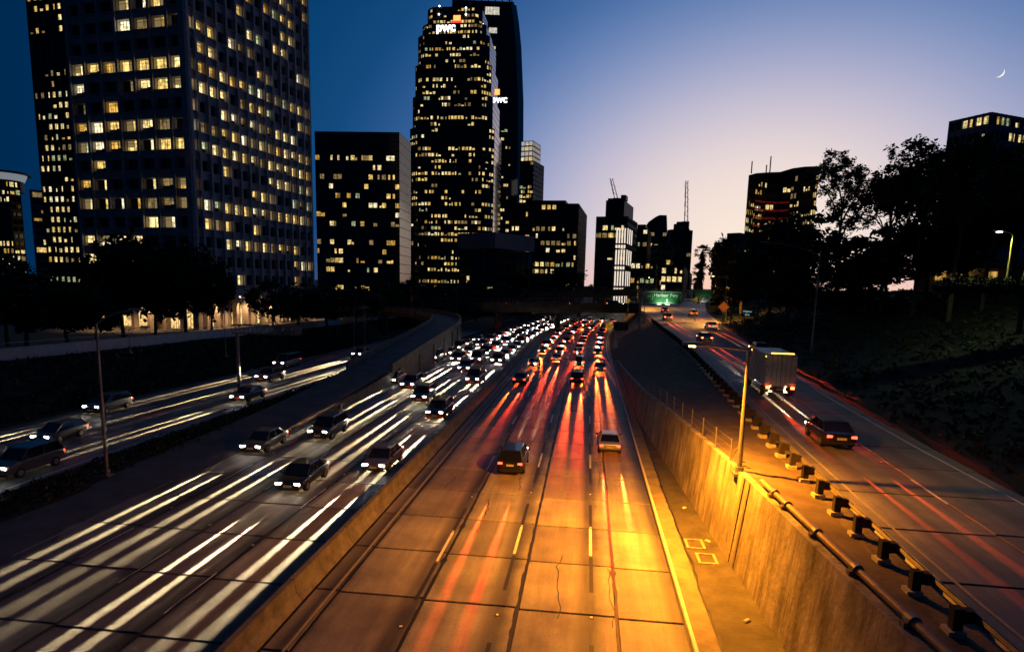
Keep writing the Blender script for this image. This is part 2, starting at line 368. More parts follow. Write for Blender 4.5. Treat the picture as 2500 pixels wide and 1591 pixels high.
for j in range(12):
    y = 19+12.4*j; x = upL(y)+4.4+(upR(y)-upL(y)-8.6)*.4; o = ob('dash', dash_m, root, (x, y, upZ(y)+.014)); o.rotation_euler = (math.atan2(upZ(y+3)-upZ(y-3), 6), 0, -math.atan2(upL(y+3)-upL(y-3), 6))
    ob('road_stud', dot_m, root, (x, y+5, upZ(y+5)+.008))
sheet('edge_line', frange(-10, 180, 5), lambda y: [(upR(y)-.75, upZ(y)+.02), (upR(y)-.6, upZ(y)+.02)], PAINT)
sheet('edge_line', frange(-10, 180, 5), lambda y: [(upL(y)+.5, upZ(y)+.02), (upL(y)+.62, upZ(y)+.02)], PAINTY)
# hillside to the right of the upper road
def hillP(y):
    s = interp([(0, .8), (40, .9), (80, 1.), (140, .75), (220, .6), (330, .5)], y); xr = upR(y); z = upZ(y)
    return [(xr-.02, z-.02), (xr+1.5, z+.1), (xr+6, z+1.2*s), (xr+14, z+4.4*s), (xr+24, z+8.4*s), (xr+31, z+10.2*s), (xr+60, z+11*s), (xr+160, z+13*s), (xr+900, z+20*s)]
def hillZ(x, y):
    return interp([(a, b) for a, b in hillP(y)], x)
sheet('hillside', frange(-10, 330, 5), hillP, BANK, nsub=3, wob=.16)

# west side: merge ramp rising to a flyover, lower west roadway, banks
RP = [(-29.4, -10, .0), (-29.4, 20, .02), (-29.2, 40, .03), (-28.7, 60, .6), (-28.2, 80, 1.9), (-28.2, 100, 3.3), (-28.4, 116, 4.3), (-29.4, 130, 5.0), (-32, 141, 5.4), (-37.5, 149, 5.8), (-47, 154, 6.2), (-60, 157, 6.5), (-90, 158, 6.5)]
def smooth_path(P, n=6):
    P = [Vector(p) for p in P]; o = []
    for i in range(len(P)-1):
        p0 = P[max(i-1, 0)]; p1 = P[i]; p2 = P[i+1]; p3 = P[min(i+2, len(P)-1)]
        for k in range(n):
            t = k/n; o.append(.5*((2*p1)+(p2-p0)*t+(2*p0-5*p1+4*p2-p3)*t*t+(3*p1-p0-3*p2+p3)*t**3))
    o.append(P[-1]); return o
rpath = smooth_path(RP)
def side(path, i, off, dz=0.):
    d = path[min(i+1, len(path)-1)]-path[max(i-1, 0)]; d.z = 0; d.normalize(); return path[i]+Vector((d.y, -d.x, 0))*off+Vector((0, 0, dz))
q = MB(); q.loft([[side(rpath, i, -2.9), side(rpath, i, 0, .02), side(rpath, i, 2.9)] for i in range(len(rpath))], closed=False)
q.build('ramp_road', mat('ramp_asphalt', (.10, .10, .095), .7, var=.4, scale=.5, bump=.4), kind='structure')
i0 = 18
fo = empty('flyover_ramp', (-28, 100, 0), label='curved concrete flyover ramp with parapets rising beside the oncoming lanes', cat='ramp')
for s, nm in ((1, 'outer_parapet'), (-1, 'inner_parapet')):
    q = MB(); q.loft([[side(rpath, i, s*2.9, z)-Vector((-28, 100, 0)) for z in (-.3, .85)]+[side(rpath, i, s*3.2, z)-Vector((-28, 100, 0)) for z in (.85, -.3)] for i in range(24, len(rpath))]); q.build(nm, BARC, fo)
k0 = next(i for i, p in enumerate(rpath) if p.y > 52); k1 = next(i for i, p in enumerate(rpath) if p.y > 138)
for a in range(k0, k1, 3):            # the wall under the ramp, cast in panels with ribs
    b_ = min(a+3, k1); q = MB()
    q.loft([[side(rpath, i, 3.05)-Vector((-28, 100, .3)), side(rpath, i, 2.7)-Vector((-28, 100, .3)), Vector((side(rpath, i, 2.7).x+28, side(rpath, i, 2.7).y-100, -.3)), Vector((side(rpath, i, 3.05).x+28, side(rpath, i, 3.05).y-100, -.3))] for i in range(a, b_+1)])
    p = side(rpath, a, 3.05)-Vector((-28, 100, 0)); q.box(p.x-.1, p.x+.22, p.y-.25, p.y+.25, -.3, p.z-.3)
    q.build('wall_panel', BARC, fo)
q = MB(); q.loft([[side(rpath, i, a)-Vector((-28, 100, b)) for a, b in ((-2.95, .1), (2.95, .1), (2.2, 1.3), (-2.2, 1.3))] for i in range(k1-2, len(rpath))]); q.build('deck_girder', BARC, fo)
for i in (k1+3, k1+9, k1+15, k1+20):
    if i < len(rpath):
        p = rpath[i]-Vector((-28, 100, 0)); q = MB(); q.tube([(p.x, p.y, -.3), (p.x, p.y, p.z-1.25)], .75, 12); q.build('pier', BARC, fo)
def wx(y): return 0 if y < 60 else (y-60)*.05
wr = sheet('west_road', frange(-20, 330, 6), lambda y: [(-50.0+wx(y), .0), (-35.2+wx(y), .0)], CONC_L, nsub=4)
root = empty('lane_line', (0, 0, 0), kind='structure')
for x in (-39.9, -44.4):
    for j in range(12): y = 12+9.3*j; ob('dash', dash_m, root, (x+wx(y), y, .006))
sheet('edge_line', frange(-20, 140, 6), lambda y: [(-35.9+wx(y), .006), (-35.75+wx(y), .006)], PAINT)
sheet('edge_line', frange(-20, 140, 6), lambda y: [(-27.0+min(3, max(0, y-60)*.03)*0, .012), (-26.88, .012)] if y < 200 else [(0, 0), (1, 0)], PAINTY)
sheet('verge', frange(-20, 140, 4), lambda y: [(-35.25+wx(y), -.02), (-34, .12), (-32.3, .1), (-30, -.06)], BANK, nsub=3, wob=.05)
def bankP(y):
    t = min(1, max(0, (y-20)/110)); xw = -61+8.5*t
    return [(-49.95+wx(y), -.02), (-51.5+wx(y)*.5, .3), (xw+.3, 4.9-1.1*t), (xw-.5, 4.9-1.1*t)]
sheet('west_bank', frange(-20, 150, 4), bankP, BANK, nsub=4, wob=.1)
sheet('plaza_ground', [-20, 150, 420], lambda y: [(-420, 1.4), (-100, 1.4), ((bankP(y)[-1][0]+.1) if y < 160 else -53, 3.4 if y < 160 else 2.)], ASPH)
# parapet wall along the street on top of the west bank
pw = empty('street_parapet', (-58, 60, 3), label='long pale concrete parapet wall with pipe rail above the dark bank', cat='wall')
for a in range(0, 132, 12):
    q = MB(); rr = []
    for y in (a+.02, a+11.98):
        x, z = bankP(y)[-1]; rr.append([Vector((x+58+.05, y-60, z-3-.7)), Vector((x+58+.05, y-60, z-3+1.25)), Vector((x+58-.25, y-60, z-3+1.25)), Vector((x+58-.25, y-60, z-3-.7))])
    q.loft(rr); q.build('wall_panel', mat('sky_pale_parapet', (.68, .64, .62), .8, var=.2, scale=.8, bump=.3), pw)  # pale colour holds the sky light that brightens this stripe
q = MB(); P = []
for y in frange(0, 131, 3):
    x, z = bankP(y)[-1]; P.append(Vector((x+58-.1, y-60, z-3+1.75))); q.tube([(x+57.9, y-60, z-1.85), (x+57.9, y-60, z-.95)], .025, 5)
q.tube(P, .03, 5); q.build('pipe_rail', STEEL, pw)

# overpasses
SHADC = mat('shade_dark_concrete', (.075, .07, .062), .85, var=.4, scale=.4, bump=.4, detail=7)  # overpass concrete darkened against headlight spill: shade put into the colour
def overpass(name, label, X0, X1, Y, z0, z1, depth, wid, piers, base=0.):
    o = empty(name, (X0, Y, 0), label=label, cat='bridge'); L = X1-X0
    zt = lambda x: z0+(z1-z0)*x/L
    q = MB(); q.loft([[Vector((x, a, zt(x)+b)) for a, b in ((-wid/2, 0), (wid/2, 0), (wid/2, -.5), (wid/2-1.2, -depth), (-wid/2+1.2, -depth), (-wid/2, -.5))] for x in (0, L/2, L)]); q.build('deck', SHADC, o)
    for s in (-1, 1):
        q = MB(); q.loft([[Vector((x, s*wid/2+a, zt(x)+b)) for a, b in ((-.15, .01), (.15, .01), (.15, .9), (-.15, .9))] for x in (0, L/2, L)]); q.build('parapet', SHADC, o)
        q = MB()
        for x in frange(1, L-1, 4): q.tube([(x, s*wid/2, zt(x)+.9), (x, s*wid/2, zt(x)+2.2)], .04, 5)
        q.tube([(1, s*wid/2, zt(1)+2.2), (L-1, s*wid/2, zt(L-1)+2.2)], .035, 5); q.tube([(1, s*wid/2, zt(1)+1.5), (L-1, s*wid/2, zt(L-1)+1.5)], .025, 5); q.build('fence', STEEL, o)
    for x in piers:
        x = x-X0
        for a in (-wid*.3, wid*.3): q = MB(); q.tube([(x, a, base-.3), (x, a, zt(x)-depth+.02)], .8, 12); q.build('pier', SHADC, o)
    return o
overpass('road_overpass', 'lower dark overpass crossing the freeway, nearest of the two', -95, 15.2, 192, 5.2, 7.6, 1.9, 9, (-60, -40, -27, -8.8, ))
overpass('road_overpass', 'higher overpass climbing to the right behind the nearer bridge', -110, 27, 262, 4.4, 12., 1.8, 10, (-70, -40, -3.5, 16.5))

# ------------------------------------------------------------------ buildings
TONES = [(1., .66, .19), (1., .74, .30), (1., .56, .11), (1., .84, .50), (.85, .92, .50), (1., .68, .26)]
def lit_mat(name, col, es, stripes=True, sample=False):
    """a lit room behind glass: blinds, furniture and lamps as uneven brightness"""
    if name in MATS: return MATS[name]
    m = bpy.data.materials.new(name); m.use_nodes = True; t = m.node_tree; b = t.nodes['Principled BSDF']
    b.inputs['Base Color'].default_value = (.02, .02, .02, 1); b.inputs['Roughness'].default_value = .2
    pos = t.nodes.new('ShaderNodeNewGeometry').outputs['Position']
    n = t.nodes.new('ShaderNodeTexNoise'); n.inputs['Scale'].default_value = 1.3; n.inputs['Detail'].default_value = 2; t.links.new(pos, n.inputs['Vector'])
    mp = t.nodes.new('ShaderNodeMapping'); mp.inputs['Scale'].default_value = (2.2, 2.2, .12); t.links.new(pos, mp.inputs['Vector'])
    n2 = t.nodes.new('ShaderNodeTexNoise'); n2.inputs['Scale'].default_value = 1.6; n2.inputs['Detail'].default_value = 1; t.links.new(mp.outputs[0], n2.inputs['Vector'])
    a = t.nodes.new('ShaderNodeMapRange'); a.inputs['From Min'].default_value = .35; a.inputs['From Max'].default_value = .62; a.inputs['To Min'].default_value = .35; a.inputs['To Max'].default_value = 1.15; t.links.new(n.outputs['Fac'], a.inputs['Value'])
    c = t.nodes.new('ShaderNodeMapRange'); c.inputs['From Min'].default_value = .36; c.inputs['From Max'].default_value = .56; c.inputs['To Min'].default_value = .4; c.inputs['To Max'].default_value = 1.1; t.links.new(n2.outputs['Fac'], c.inputs['Value'])
    k = t.nodes.new('ShaderNodeMath'); k.operation = 'MULTIPLY'; t.links.new(a.outputs[0], k.inputs[0]); t.links.new(c.outputs[0], k.inputs[1])
    k2 = t.nodes.new('ShaderNodeMath'); k2.operation = 'MULTIPLY'; k2.inputs[1].default_value = es; t.links.new(k.outputs[0], k2.inputs[0])
    b.inputs['Emission Color'].default_value = (*col, 1); t.links.new(k2.outputs[0], b.inputs['Emission Strength'])
    if not sample: m.cycles.emission_sampling = 'NONE'
    MATS[name] = m; return m
LIT = [lit_mat('lit_room_%d' % i, c, (1.05, 1.2, .7, 1.3, .5, .3)[i]) for i, c in enumerate(TONES)]
LITW = [(0, 5), (1, 5), (2, 2), (3, 2), (4, 2), (5, 4)]
def pick_lit(r):
    return r.choices([a for a, _ in LITW], [b for _, b in LITW])[0]

def facade(rng, q_wall, q_lit, P, Q, n, z0, z1, fh, bw, pier, band, proud, lit, z_lit0=None, rowp=None, zh=.62):
    """bands and piers stand proud of the glass; lit rooms sit just in front of it"""
    u = Vector((Q[0]-P[0], Q[1]-P[1], 0)); L = u.length; u /= L; n = Vector((n[0], n[1], 0)).normalized(); o = Vector((P[0], P[1], 0)); w = Vector((0, 0, 1))
    nf = max(1, int(round((z1-z0)/fh))); nb = max(1, int(round(L/bw))); fh = (z1-z0)/nf; bw = L/nb
    if q_wall is not None:
        if band > 0:
            for i in range(nf+1): q_wall.obox(o, u, n, w, 0, L, -.02, proud, max(z0, z0+i*fh-band/2), min(z1, z0+i*fh+band/2))
        if pier > 0:
            for j in range(nb+1): q_wall.obox(o, u, n, w, max(0, j*bw-pier/2), min(L, j*bw+pier/2), -.02, proud+.12, z0, z1)
    cells = []
    for i in range(nf):
        za = z0+i*fh+band/2; zb = min(z0+(i+1)*fh-band/2, za+fh*zh)
        if z_lit0 is not None and za < z_lit0: continue
        pr = lit*rng.choice([.12, .3, .6, 1., 1.4, 2.4]) if rowp is None else lit*rowp(i/nf)
        run = 0; tone = pick_lit(rng)
        for j in range(nb):
            if run > 0: on = True; run -= 1
            else:
                on = rng.random() < pr
                if on: run = rng.choice([0, 0, 1, 2, 3]) if lit > .15 else rng.choice([0, 0, 1]); tone = pick_lit(rng)
            if not on: continue
            ua = j*bw+pier/2+.04*bw; ub = (j+1)*bw-pier/2-.04*bw; zz = zb
            if rng.random() < .25: zz = za+(zb-za)*rng.uniform(.35, .8)
            k = rng.random()
            if k < .15: ub = ua+(ub-ua)*.5
            elif k < .3: ua = ua+(ub-ua)*.5
            cells.append((ua, ub, za, zz, tone if rng.random() < .7 else pick_lit(rng)))
    for ua, ub, za, zz, tone in cells:
        if q_lit is not None:
            V = [o+u*a+n*.04+w*c for a, c in ((ua, za), (ub, za), (ub, zz), (ua, zz))]; q_lit.add(V, [(0, 1, 2, 3)], tone)
    return o, u, n, cells

def rect(pl, pc, pr, py, d, a):
    """plan of a tower whose near corner stands on bearing pc at distance d; a = heading of its right-hand side"""
    C = at(pc, py, d); e1 = Vector((math.sin(a), math.cos(a), 0)); e2 = Vector((-math.cos(a), math.sin(a), 0))
    def solve(px, e):
        r = ray(px, py); r = Vector((r.x, r.y)); det = e.x*(-r.y)+r.x*e.y
        return abs((-C.x*(-r.y)-r.x*C.y)/det)
    return Vector((C.x, C.y, 0)), e1, e2, solve(pr, e1), solve(pl, e2)

def tower(name, label, pl, pc, pr, pytop, d, a, fh, bw, wallm, glass=GLASS, lit=.3, pier=.5, band=1.2, proud=.25, base=0., seed=1, z_lit0=8, indiv=False, zt=None, ref_py=None, cat='skyscraper', roof=True, rowp=None, litr=None, group='downtown towers', zh=.62):
    rg = random.Random(seed); C, e1, e2, L1, L2 = rect(pl, pc, pr, ref_py or pytop, d, R_(a)); z1 = zt or at(pc, pytop, d).z
    root = empty(name, (C.x, C.y, base), label=label, cat=cat, group=group)
    off = Vector((C.x, C.y, base)); pts = [C, C+e1*L1, C+e1*L1+e2*L2, C+e2*L2]
    q = MB(); q.prism([(p.x-off.x, p.y-off.y) for p in pts], 0, z1-base); q.build('glazing', glass, root)
    qw = MB(); ql = MB(); g = []
    for (P, Q, n, lf) in ((pts[3], pts[0], -e1, lit), (pts[0], pts[1], -e2, lit if litr is None else litr)):
        g.append(facade(rg, qw, None if indiv else ql, P-off+Vector((0, 0, 0)), Q-off, n, 0, z1-base, fh, bw, pier, band, proud, lf, z_lit0, rowp, zh))
    qw.build('facade_grid', wallm, root)
    if roof:
        q = MB(); c = (pts[0]+pts[2])/2-off
        q.obox(c, e1, e2, Vector((0, 0, 1)), -L1*.28, L1*.28, -L2*.28, L2*.28, z1-base, z1-base+3.2)
        for k in range(5): q.obox(c, e1, e2, Vector((0, 0, 1)), rg.uniform(-.45, .3)*L1, rg.uniform(.32, .44)*L1, rg.uniform(-.44, -.3)*L2, rg.uniform(-.28, -.2)*L2, z1-base, z1-base+rg.uniform(.6, 1.6)) if k < 2 else None
        q.build('roof_plant', wallm, root)
    if indiv:
        cache = {}
        for o, u, n, cells in g:
            rz = math.atan2(u.y, u.x)
            for ua, ub, za, zz, tone in cells:
                if tone not in cache:
                    q = MB(); q.box(-.5, .5, -.03, .03, 0, 1); cache[tone] = q.mesh('lit_window', LIT[tone])
                p = o+u*((ua+ub)/2)+n*.05; w_ = ob('lit_window', cache[tone], root, (p.x, p.y, za), rz); w_.scale = (ub-ua, 1, zz-za)
    elif ql.F: ql.build('lit_windows', LIT, root, kind='stuff')
    return root, C, e1, e2, L1, L2, z1

FAC = mat('dark_granite', (.030, .030, .033), .6, var=.3, scale=.3)
FAC2 = mat('dark_brown_stone', (.035, .028, .025), .6, var=.3, scale=.3)
FACG = mat('grey_precast', (.46, .44, .47), .75, var=.22, scale=.5, bump=.2)

# --- the near office tower: deep ribs, spandrels, recessed two-light windows
TC, e1, e2, TL1, TL2 = rect(190, 470, 764, 500, 150, R_(9.5))
TB = 1.4; FH = 3.93; NF = 20; NB1, NB2 = 14, 7; b1, b2 = TL1/NB1, TL2/NB2
tw = empty('office_tower', (TC.x, TC.y, TB), label='tall grey ribbed office tower with many lit windows behind the west bank trees', cat='skyscraper', group='downtown towers')
Z0 = 9.2
q = MB(); q.obox(Vector(), e1, e2, Vector((0, 0, 1)), 1.25, TL1-.2, 1.25, TL2-.2, Z0, Z0+34*FH); q.build('glazing', GLASS, tw)
q = MB(); q.obox(Vector(), e1, e2, Vector((0, 0, 1)), 5, TL1-3, 5, TL2-3, 0, Z0); q.build('lobby_core', mat('lobby_wall', (.3, .22, .15), .6, var=.3, scale=.4), tw)
q = MB(); q.obox(Vector(), e1, e2, Vector((0, 0, 1)), .3, TL1-.1, .3, TL2-.1, Z0-1.6, Z0+.05); q.build('soffit_slab', FACG, tw)
faces = [(Vector(), e1, -e2, TL1, NB1, b1), (e2*TL2, -e2, -e1, TL2, NB2, b2)]
for o, u, n, L, nb, bw in faces:
    rz = math.atan2(u.y, u.x)
    q = MB(); q.box(-.3, .3, -.02, 1.25, Z0-1.55, Z0+34*FH); q.box(-.46, .46, .5, 1.26, Z0-1.5, Z0+34*FH-.1); rib = q.mesh('rib', FACG)
    q = MB(); q.box(-.42, .42, .0, 1.2, 0, Z0-1.6); colm = q.mesh('column', mat('column_stone', (.5, .42, .36), .7, var=.15, scale=1.))
    for j in range(nb+1):
        p = o+u*(j*bw if 0 < j < nb else (.3 if j == 0 else L-.3)); ob('rib', rib, tw, p, rz); ob('column', colm, tw, p, rz)
    q = MB(); q.box(.6, L-.6, .42, 1.2, -.85, .85); q.box(.6, L-.6, .2, .42, .6, .85); sp = q.mesh('spandrel', FACG)
    for i in range(35): ob('spandrel', sp, tw, o+Vector((0, 0, Z0+i*FH+.2)), rz)
# windows: one mesh for each look, shared
FRM = mat('window_frame', (.03, .03, .032), .5)
CUR = mat('glowing_curtain', (.30, .24, .15), .9, emit=(1, .72, .3), es=.22)  # room light is put into the cloth as a faint glow
TLIT = [lit_mat('tower_room_%d' % i, c, (1.5, 1.7, 1.0, 1.9, .8, .3)[i], sample=True) for i, c in enumerate(TONES)]
def win_mesh(w, kind, tone):
    q = MB(); h = FH-1.7; z0 = 0; pn = TLIT[tone]
    for x in (-w/2, 0, w/2): q.box(x-.05, x+.05, -.05, .07, 0, h)
    for z in (.03, h-.62, h-.03): q.box(-w/2, w/2, -.04, .06, z-.03, z+.03)
    def pane(x0, x1, za, zb, mi): q.add([(x0, 0, za), (x1, 0, za), (x1, 0, zb), (x0, 0, zb)], [(0, 1, 2, 3)], mi)
    zt = h-.6; L_, R__ = (-w/2+.05, -.05), (.05, w/2-.05)
    if kind == 'dark': pane(*L_, .06, h-.05, 1); pane(*R__, .06, h-.05, 1)
    elif kind == 'full': pane(*L_, .06, h-.05, 2); pane(*R__, .06, h-.05, 2)
    elif kind == 'left': pane(*L_, .06, h-.05, 2); pane(*R__, .06, h-.05, 3)
    elif kind == 'right': pane(*L_, .06, h-.05, 3); pane(*R__, .06, h-.05, 2)
    elif kind == 'half': pane(*L_, .06, h-.05, 1); pane(*R__, .06, h-.05, 2)
    elif kind == 'blind': pane(*L_, .06, zt*.5, 2); pane(*L_, zt*.5, h-.05, 3); pane(*R__, .06, h-.05, 2)
    elif kind == 'desk': pane(*L_, .75, h-.05, 2); pane(*L_, .06, .75, 1); pane(*R__, .9, h-.05, 2); pane(*R__, .06, .9, 1)
    return q.mesh('window', [FRM, GLASS, pn, CUR])
wc = {}; rg = random.Random(11); nwin = 0
rowlit = [.5, .35, .75, .5, .85, .8, .45, .9, .85, .55, .75, .8, .35, .6, .3, .35, .45, .5, .7, .6]
far_q = {}
for fi, (o, u, n, L, nb, bw) in enumerate(faces):
    rz = math.atan2(u.y, u.x)
    for i in range(NF):
        run = 0; on = False
        for jj in range(nb):
            j = jj
            if run <= 0: on = rg.random() < rowlit[i]*(1.12 if fi == 0 else 1.1); run = rg.choice([1, 1, 2, 3])
            run -= 1
            kind = rg.choice(['full', 'full', 'left', 'right', 'half', 'blind', 'desk', 'desk']) if on else 'dark'
            tone = rg.choices(range(6), [6, 6, 3, 3, 1, 2])[0] if on else 0
            key = (fi, kind, tone)
            if key not in wc: wc[key] = win_mesh(bw-.92, kind, tone)
            p = o+u*((j+.5)*bw)-n*.02+Vector((0, 0, Z0+i*FH+1.05)); p = o+u*((j+.5)*bw)+n*-1.2+Vector((0, 0, Z0+i*FH+1.05))
            if fi == 0 and j >= 8: far_q.setdefault(key, []).append((p, rz))
            else: ob('window', wc[key], tw, p, rz); nwin += 1
# the bays farthest along the right-hand side, one joined part
V = []; Fc = []; I = []; mats_ = [FRM, GLASS, CUR]+TLIT
for key, lst in far_q.items():
    m = wc[key]
    for p, rz in lst:
        n0 = len(V); c, s = math.cos(rz), math.sin(rz)
        V += [(v.co.x*c-v.co.y*s+p.x, v.co.x*s+v.co.y*c+p.y, v.co.z+p.z) for v in m.vertices]
        for pl in m.polygons: Fc.append(tuple(n0+k for k in pl.vertices)); I.append([0, 1, 3+key[2], 2][pl.material_index])
ob('far_windows', me('far_windows', V, Fc, mats_, I), tw, kind='stuff')
# lobby: glowing patches added on the back wall, and downlights under the soffit
LOB = lit_mat('lobby_glow', (1, .62, .22), 1.3); LAMPW = mat('lamp_white', (.8, .8, .8), .4, emit=(1, .93, .8), es=14)
for fi, (o, u, n, L, nb, bw) in enumerate(faces):
    rz = math.atan2(u.y, u.x)
    for j in range(nb):
        p = o+u*((j+.5)*bw)
        if (j*7+fi) % 3 != 1:
            q = MB(); q.box(-bw*.3, bw*.3, 4.96, 5.0, .4, 4.2 if j % 2 else 5.4)
            ob('lobby_glow_patch', q.mesh('lobby_glow_patch', LOB), tw, p, rz)
        if j % 2 == 0:
            q = MB(); q.tube([(0, .6, Z0-1.75), (0, .6, Z0-1.62)], .12, 8); q.build('downlight', LAMPW, tw, p, rz)
    for j in range(1, nb, 3):
        ld = bpy.data.lights.new('downlight', 'SPOT'); ld.energy = 2800; ld.color = (1, .58, .26); ld.spot_size = R_(125); ld.spot_blend = .6; ld.shadow_soft_size = .15
        lo = bpy.data.objects.new('downlight_beam', ld); p = o+u*((j+.5)*bw)+n*1.4; lo.location = p+Vector((0, 0, Z0-1.9)); link(lo, tw)

# --- other towers (bearing and distance surveyed from the camera)
tower('rear_tower', 'dark tower with small square windows behind the ribbed office tower', 100, 330, 420, 420, 290, 9.5, 4.0, 2.9, FAC, lit=.4, pier=1.1, band=1.9, proud=.3, base=1, seed=5, zt=175, z_lit0=4, indiv=True, litr=.05, roof=False)
tower('glass_block', 'flat-topped dark glass block with pale reflecting side, right of the ribbed tower', 768, 975, 1003, 323, 285, -3.5, 3.9, 1.9, mat('dark_mullion', (.012, .014, .016), .4), GLASSB, lit=.13, pier=.1, band=.3, proud=.012, zh=.5, base=1, seed=9, z_lit0=3, indiv=True, litr=.0, roof=False)
# stepped granite tower with the accounting firm's sign
def ngon_tower(name, label, pc, d, tiers, base, a, fh, bw, wallm, glass, lit, seed, chamfer=.28, pier=.5, band=1.3, cat='skyscraper', rowp=None, ref=300, face=6):
    rg = random.Random(seed); C = at(pc, ref, d); root = empty(name, (C.x, C.y, base), label=label, cat=cat, group='downtown towers')
    e = Vector((math.sin(a), math.cos(a), 0)); f = Vector((math.cos(a), -math.sin(a), 0)); q = MB(); qw = MB(); ql = MB(); z = 0
    for (zt, hw, hd) in tiers:
        c = chamfer*min(hw, hd)
        P2 = [(-hw+c, -hd), (hw-c, -hd), (hw-c*.45, -hd+c*.45), (hw, -hd+c), (hw, hd-c), (hw-c, hd), (-hw+c, hd), (-hw, hd-c), (-hw, -hd+c), (-hw+c*.45, -hd+c*.45)]
        pts = [f*x+e*y for x, y in P2]; q.prism([(p.x, p.y) for p in pts], z, zt)
        for i in (7, 8, 9, 0, 1, 2, 3):
            A, B = pts[i], pts[(i+1) % 10]; u = (B-A).normalized(); n = Vector((u.y, -u.x, 0))
            facade(rg, qw, ql if i != 3 else None, A, B, n, z, zt, fh, bw, pier if i != 3 else 0, band if i != 3 else .5, .22 if i != 3 else .02, lit, 3, rowp)
        z = zt
    q.build('glazing', glass, root); qw.build('facade_grid', wallm, root); ql.build('lit_windows', LIT, root, kind='stuff'); return root, C, e, f
D5 = 458
zz = lambda y: at(1110, y, D5).z
pt, PC, pe, pf = ngon_tower('granite_tower', 'stepped dark granite skyscraper with lit sign and lit crown in the centre', 1117, D5,
    [(zz(330), 28.2, 24), (zz(255), 26.6, 22.5), (zz(180), 25.2, 21), (zz(110), 23.6, 19.6), (zz(82), 21, 17.5), (zz(40), 18.0, 15)], 0, R_(0), 3.95, 2.3, FAC, GLASSB, .40, 21, band=1.9)
BULB = mat('crown_bulb', (.8, .8, .8), .4, emit=(1, .95, .85), es=9, sample=False)
bm_ = bmesh.new(); bmesh.ops.create_icosphere(bm_, subdivisions=1, radius=.55); bulb = bpy.data.meshes.new('crown_lamp'); bm_.to_mesh(bulb); bm_.free(); bulb.materials.append(BULB)
for k in range(9):
    t = k/8; p = pf*(-17.5+t*8)+pe*-(8+t*7.3); ob('crown_lamp', bulb, pt, (p.x, p.y, zz(40)-8+8.5*t)); 
    if k % 2 == 0: ob('crown_lamp', bulb, pt, (p.x*1.02, p.y*1.02, zz(40)-11+6.5*t))
for k in range(8):
    t = k/7; p = pf*(8+t*9.8)+pe*-(15.4-t*8); ob('crown_lamp', bulb, pt, (p.x, p.y, zz(40)-1-7*t)); ob('crown_lamp', bulb, pt, (p.x, p.y, zz(40)-5-7*t))
q = MB()
for k in range(7): t = k/6; p = pf*(8+t*9.8)+pe*-(15.6-t*8); q.box(p.x-.25, p.x+.25, p.y-.2, p.y+.2, zz(40)-5-7*t, zz(40)-1-7*t)
q.build('crown_screen', mat('crown_screen_glow', (.2, .25, .25), .5, emit=(.5, .75, .7), es=.8, sample=False), pt)
LETW = mat('lit_sign_white', (.9, .9, .9), .5, emit=(1, .96, .92), es=3.5, sample=False); LETO = mat('lit_sign_orange', (.9, .3, .1), .5, emit=(1, .28, .06), es=2.6, sample=False); LETR = mat('lit_sign_red', (.8, .05, .05), .5, emit=(1, .05, .04), es=1.6, sample=False)
def text(name, body, size, m, parent, loc, rot, ext=.05, align='CENTER', bold=0.):
    c = bpy.data.curves.new(name, 'FONT'); c.body = body; c.size = size; c.extrude = ext; c.align_x = align; c.offset = bold; c.materials.append(m)
    o = bpy.data.objects.new(name, c); COL.objects.link(o); bpy.context.view_layer.update()
    m2 = bpy.data.meshes.new_from_object(o.evaluated_get(bpy.context.evaluated_depsgraph_get())); bpy.data.objects.remove(o)
    m2.materials.clear(); m2.materials.append(m); o = bpy.data.objects.new(name, m2); o.location = loc; o.rotation_euler = rot; link(o, parent); return o
ang = math.atan2(pf.y, pf.x)
p = pf*-4.6+pe*-18.0; text('sign_lettering', 'pwc', 7.6, LETW, pt, (p.x, p.y, zz(101)), (math.pi/2, 0, ang), .25, bold=.18)
q = MB(); q.box(-2.2, 2.4, -.4, 0, 0, 3.6); p = pf*2.2+pe*-15.7; q.build('sign_block', LETO, pt, (p.x, p.y, zz(76)), ang)
q = MB(); q.box(-3.6, 3.4, -.55, -.15, -.7, .5); q.build('sign_block', LETR, pt, (p.x, p.y, zz(77)), ang)
p = pf*28.6+pe*-10; q = MB(); q.box(-1.6, 1.6, -.4, 0, 0, 3.4); q.build('sign_block', LETO, pt, (p.x, p.y, zz(243)), ang)
text('sign_lettering', 'pwc', 6.5, LETW, pt, (p.x+1.5, p.y-.6, zz(262)), (math.pi/2, 0, ang), .2, bold=.1)

# tall glass tower behind it with a curved sail top
d6 = 690; rg = random.Random(31); A0 = at(1190, 300, d6); ang6 = R_(-9)
sail = empty('sail_tower', (A0.x, A0.y, 0), label='tallest glass tower with curved top edge behind the granite tower', cat='skyscraper', group='downtown towers')
e = Vector((math.sin(ang6), math.cos(ang6), 0)); f = Vector((math.cos(ang6), -math.sin(ang6), 0))
q = MB(); zl = lambda y: at(1190, y, d6).z
lev = [(0, -37, 38.5), (zl(420), -37, 38), (zl(250), -37, 36.5), (zl(120), -37, 33), (zl(60), -37, 30), (zl(20), -36.5, 27)]
q.loft([[f*a+e*-16+Vector((0, 0, z)), f*(b_-6)+e*-16+Vector((0, 0, z)), f*b_+e*-8+Vector((0, 0, z)), f*b_+e*14+Vector((0, 0, z)), f*a+e*14+Vector((0, 0, z))] for z, a, b_ in lev]); q.build('glazing', GLASSB, sail)
ql = MB(); qw = MB(); facade(rg, qw, ql, f*-37+e*-16.1, f*24+e*-16.1, -e, 0, zl(60), 4.1, 3.4, .12, .3, .08, .09, 20, lambda t: 2.0 if t < .62 else .15)
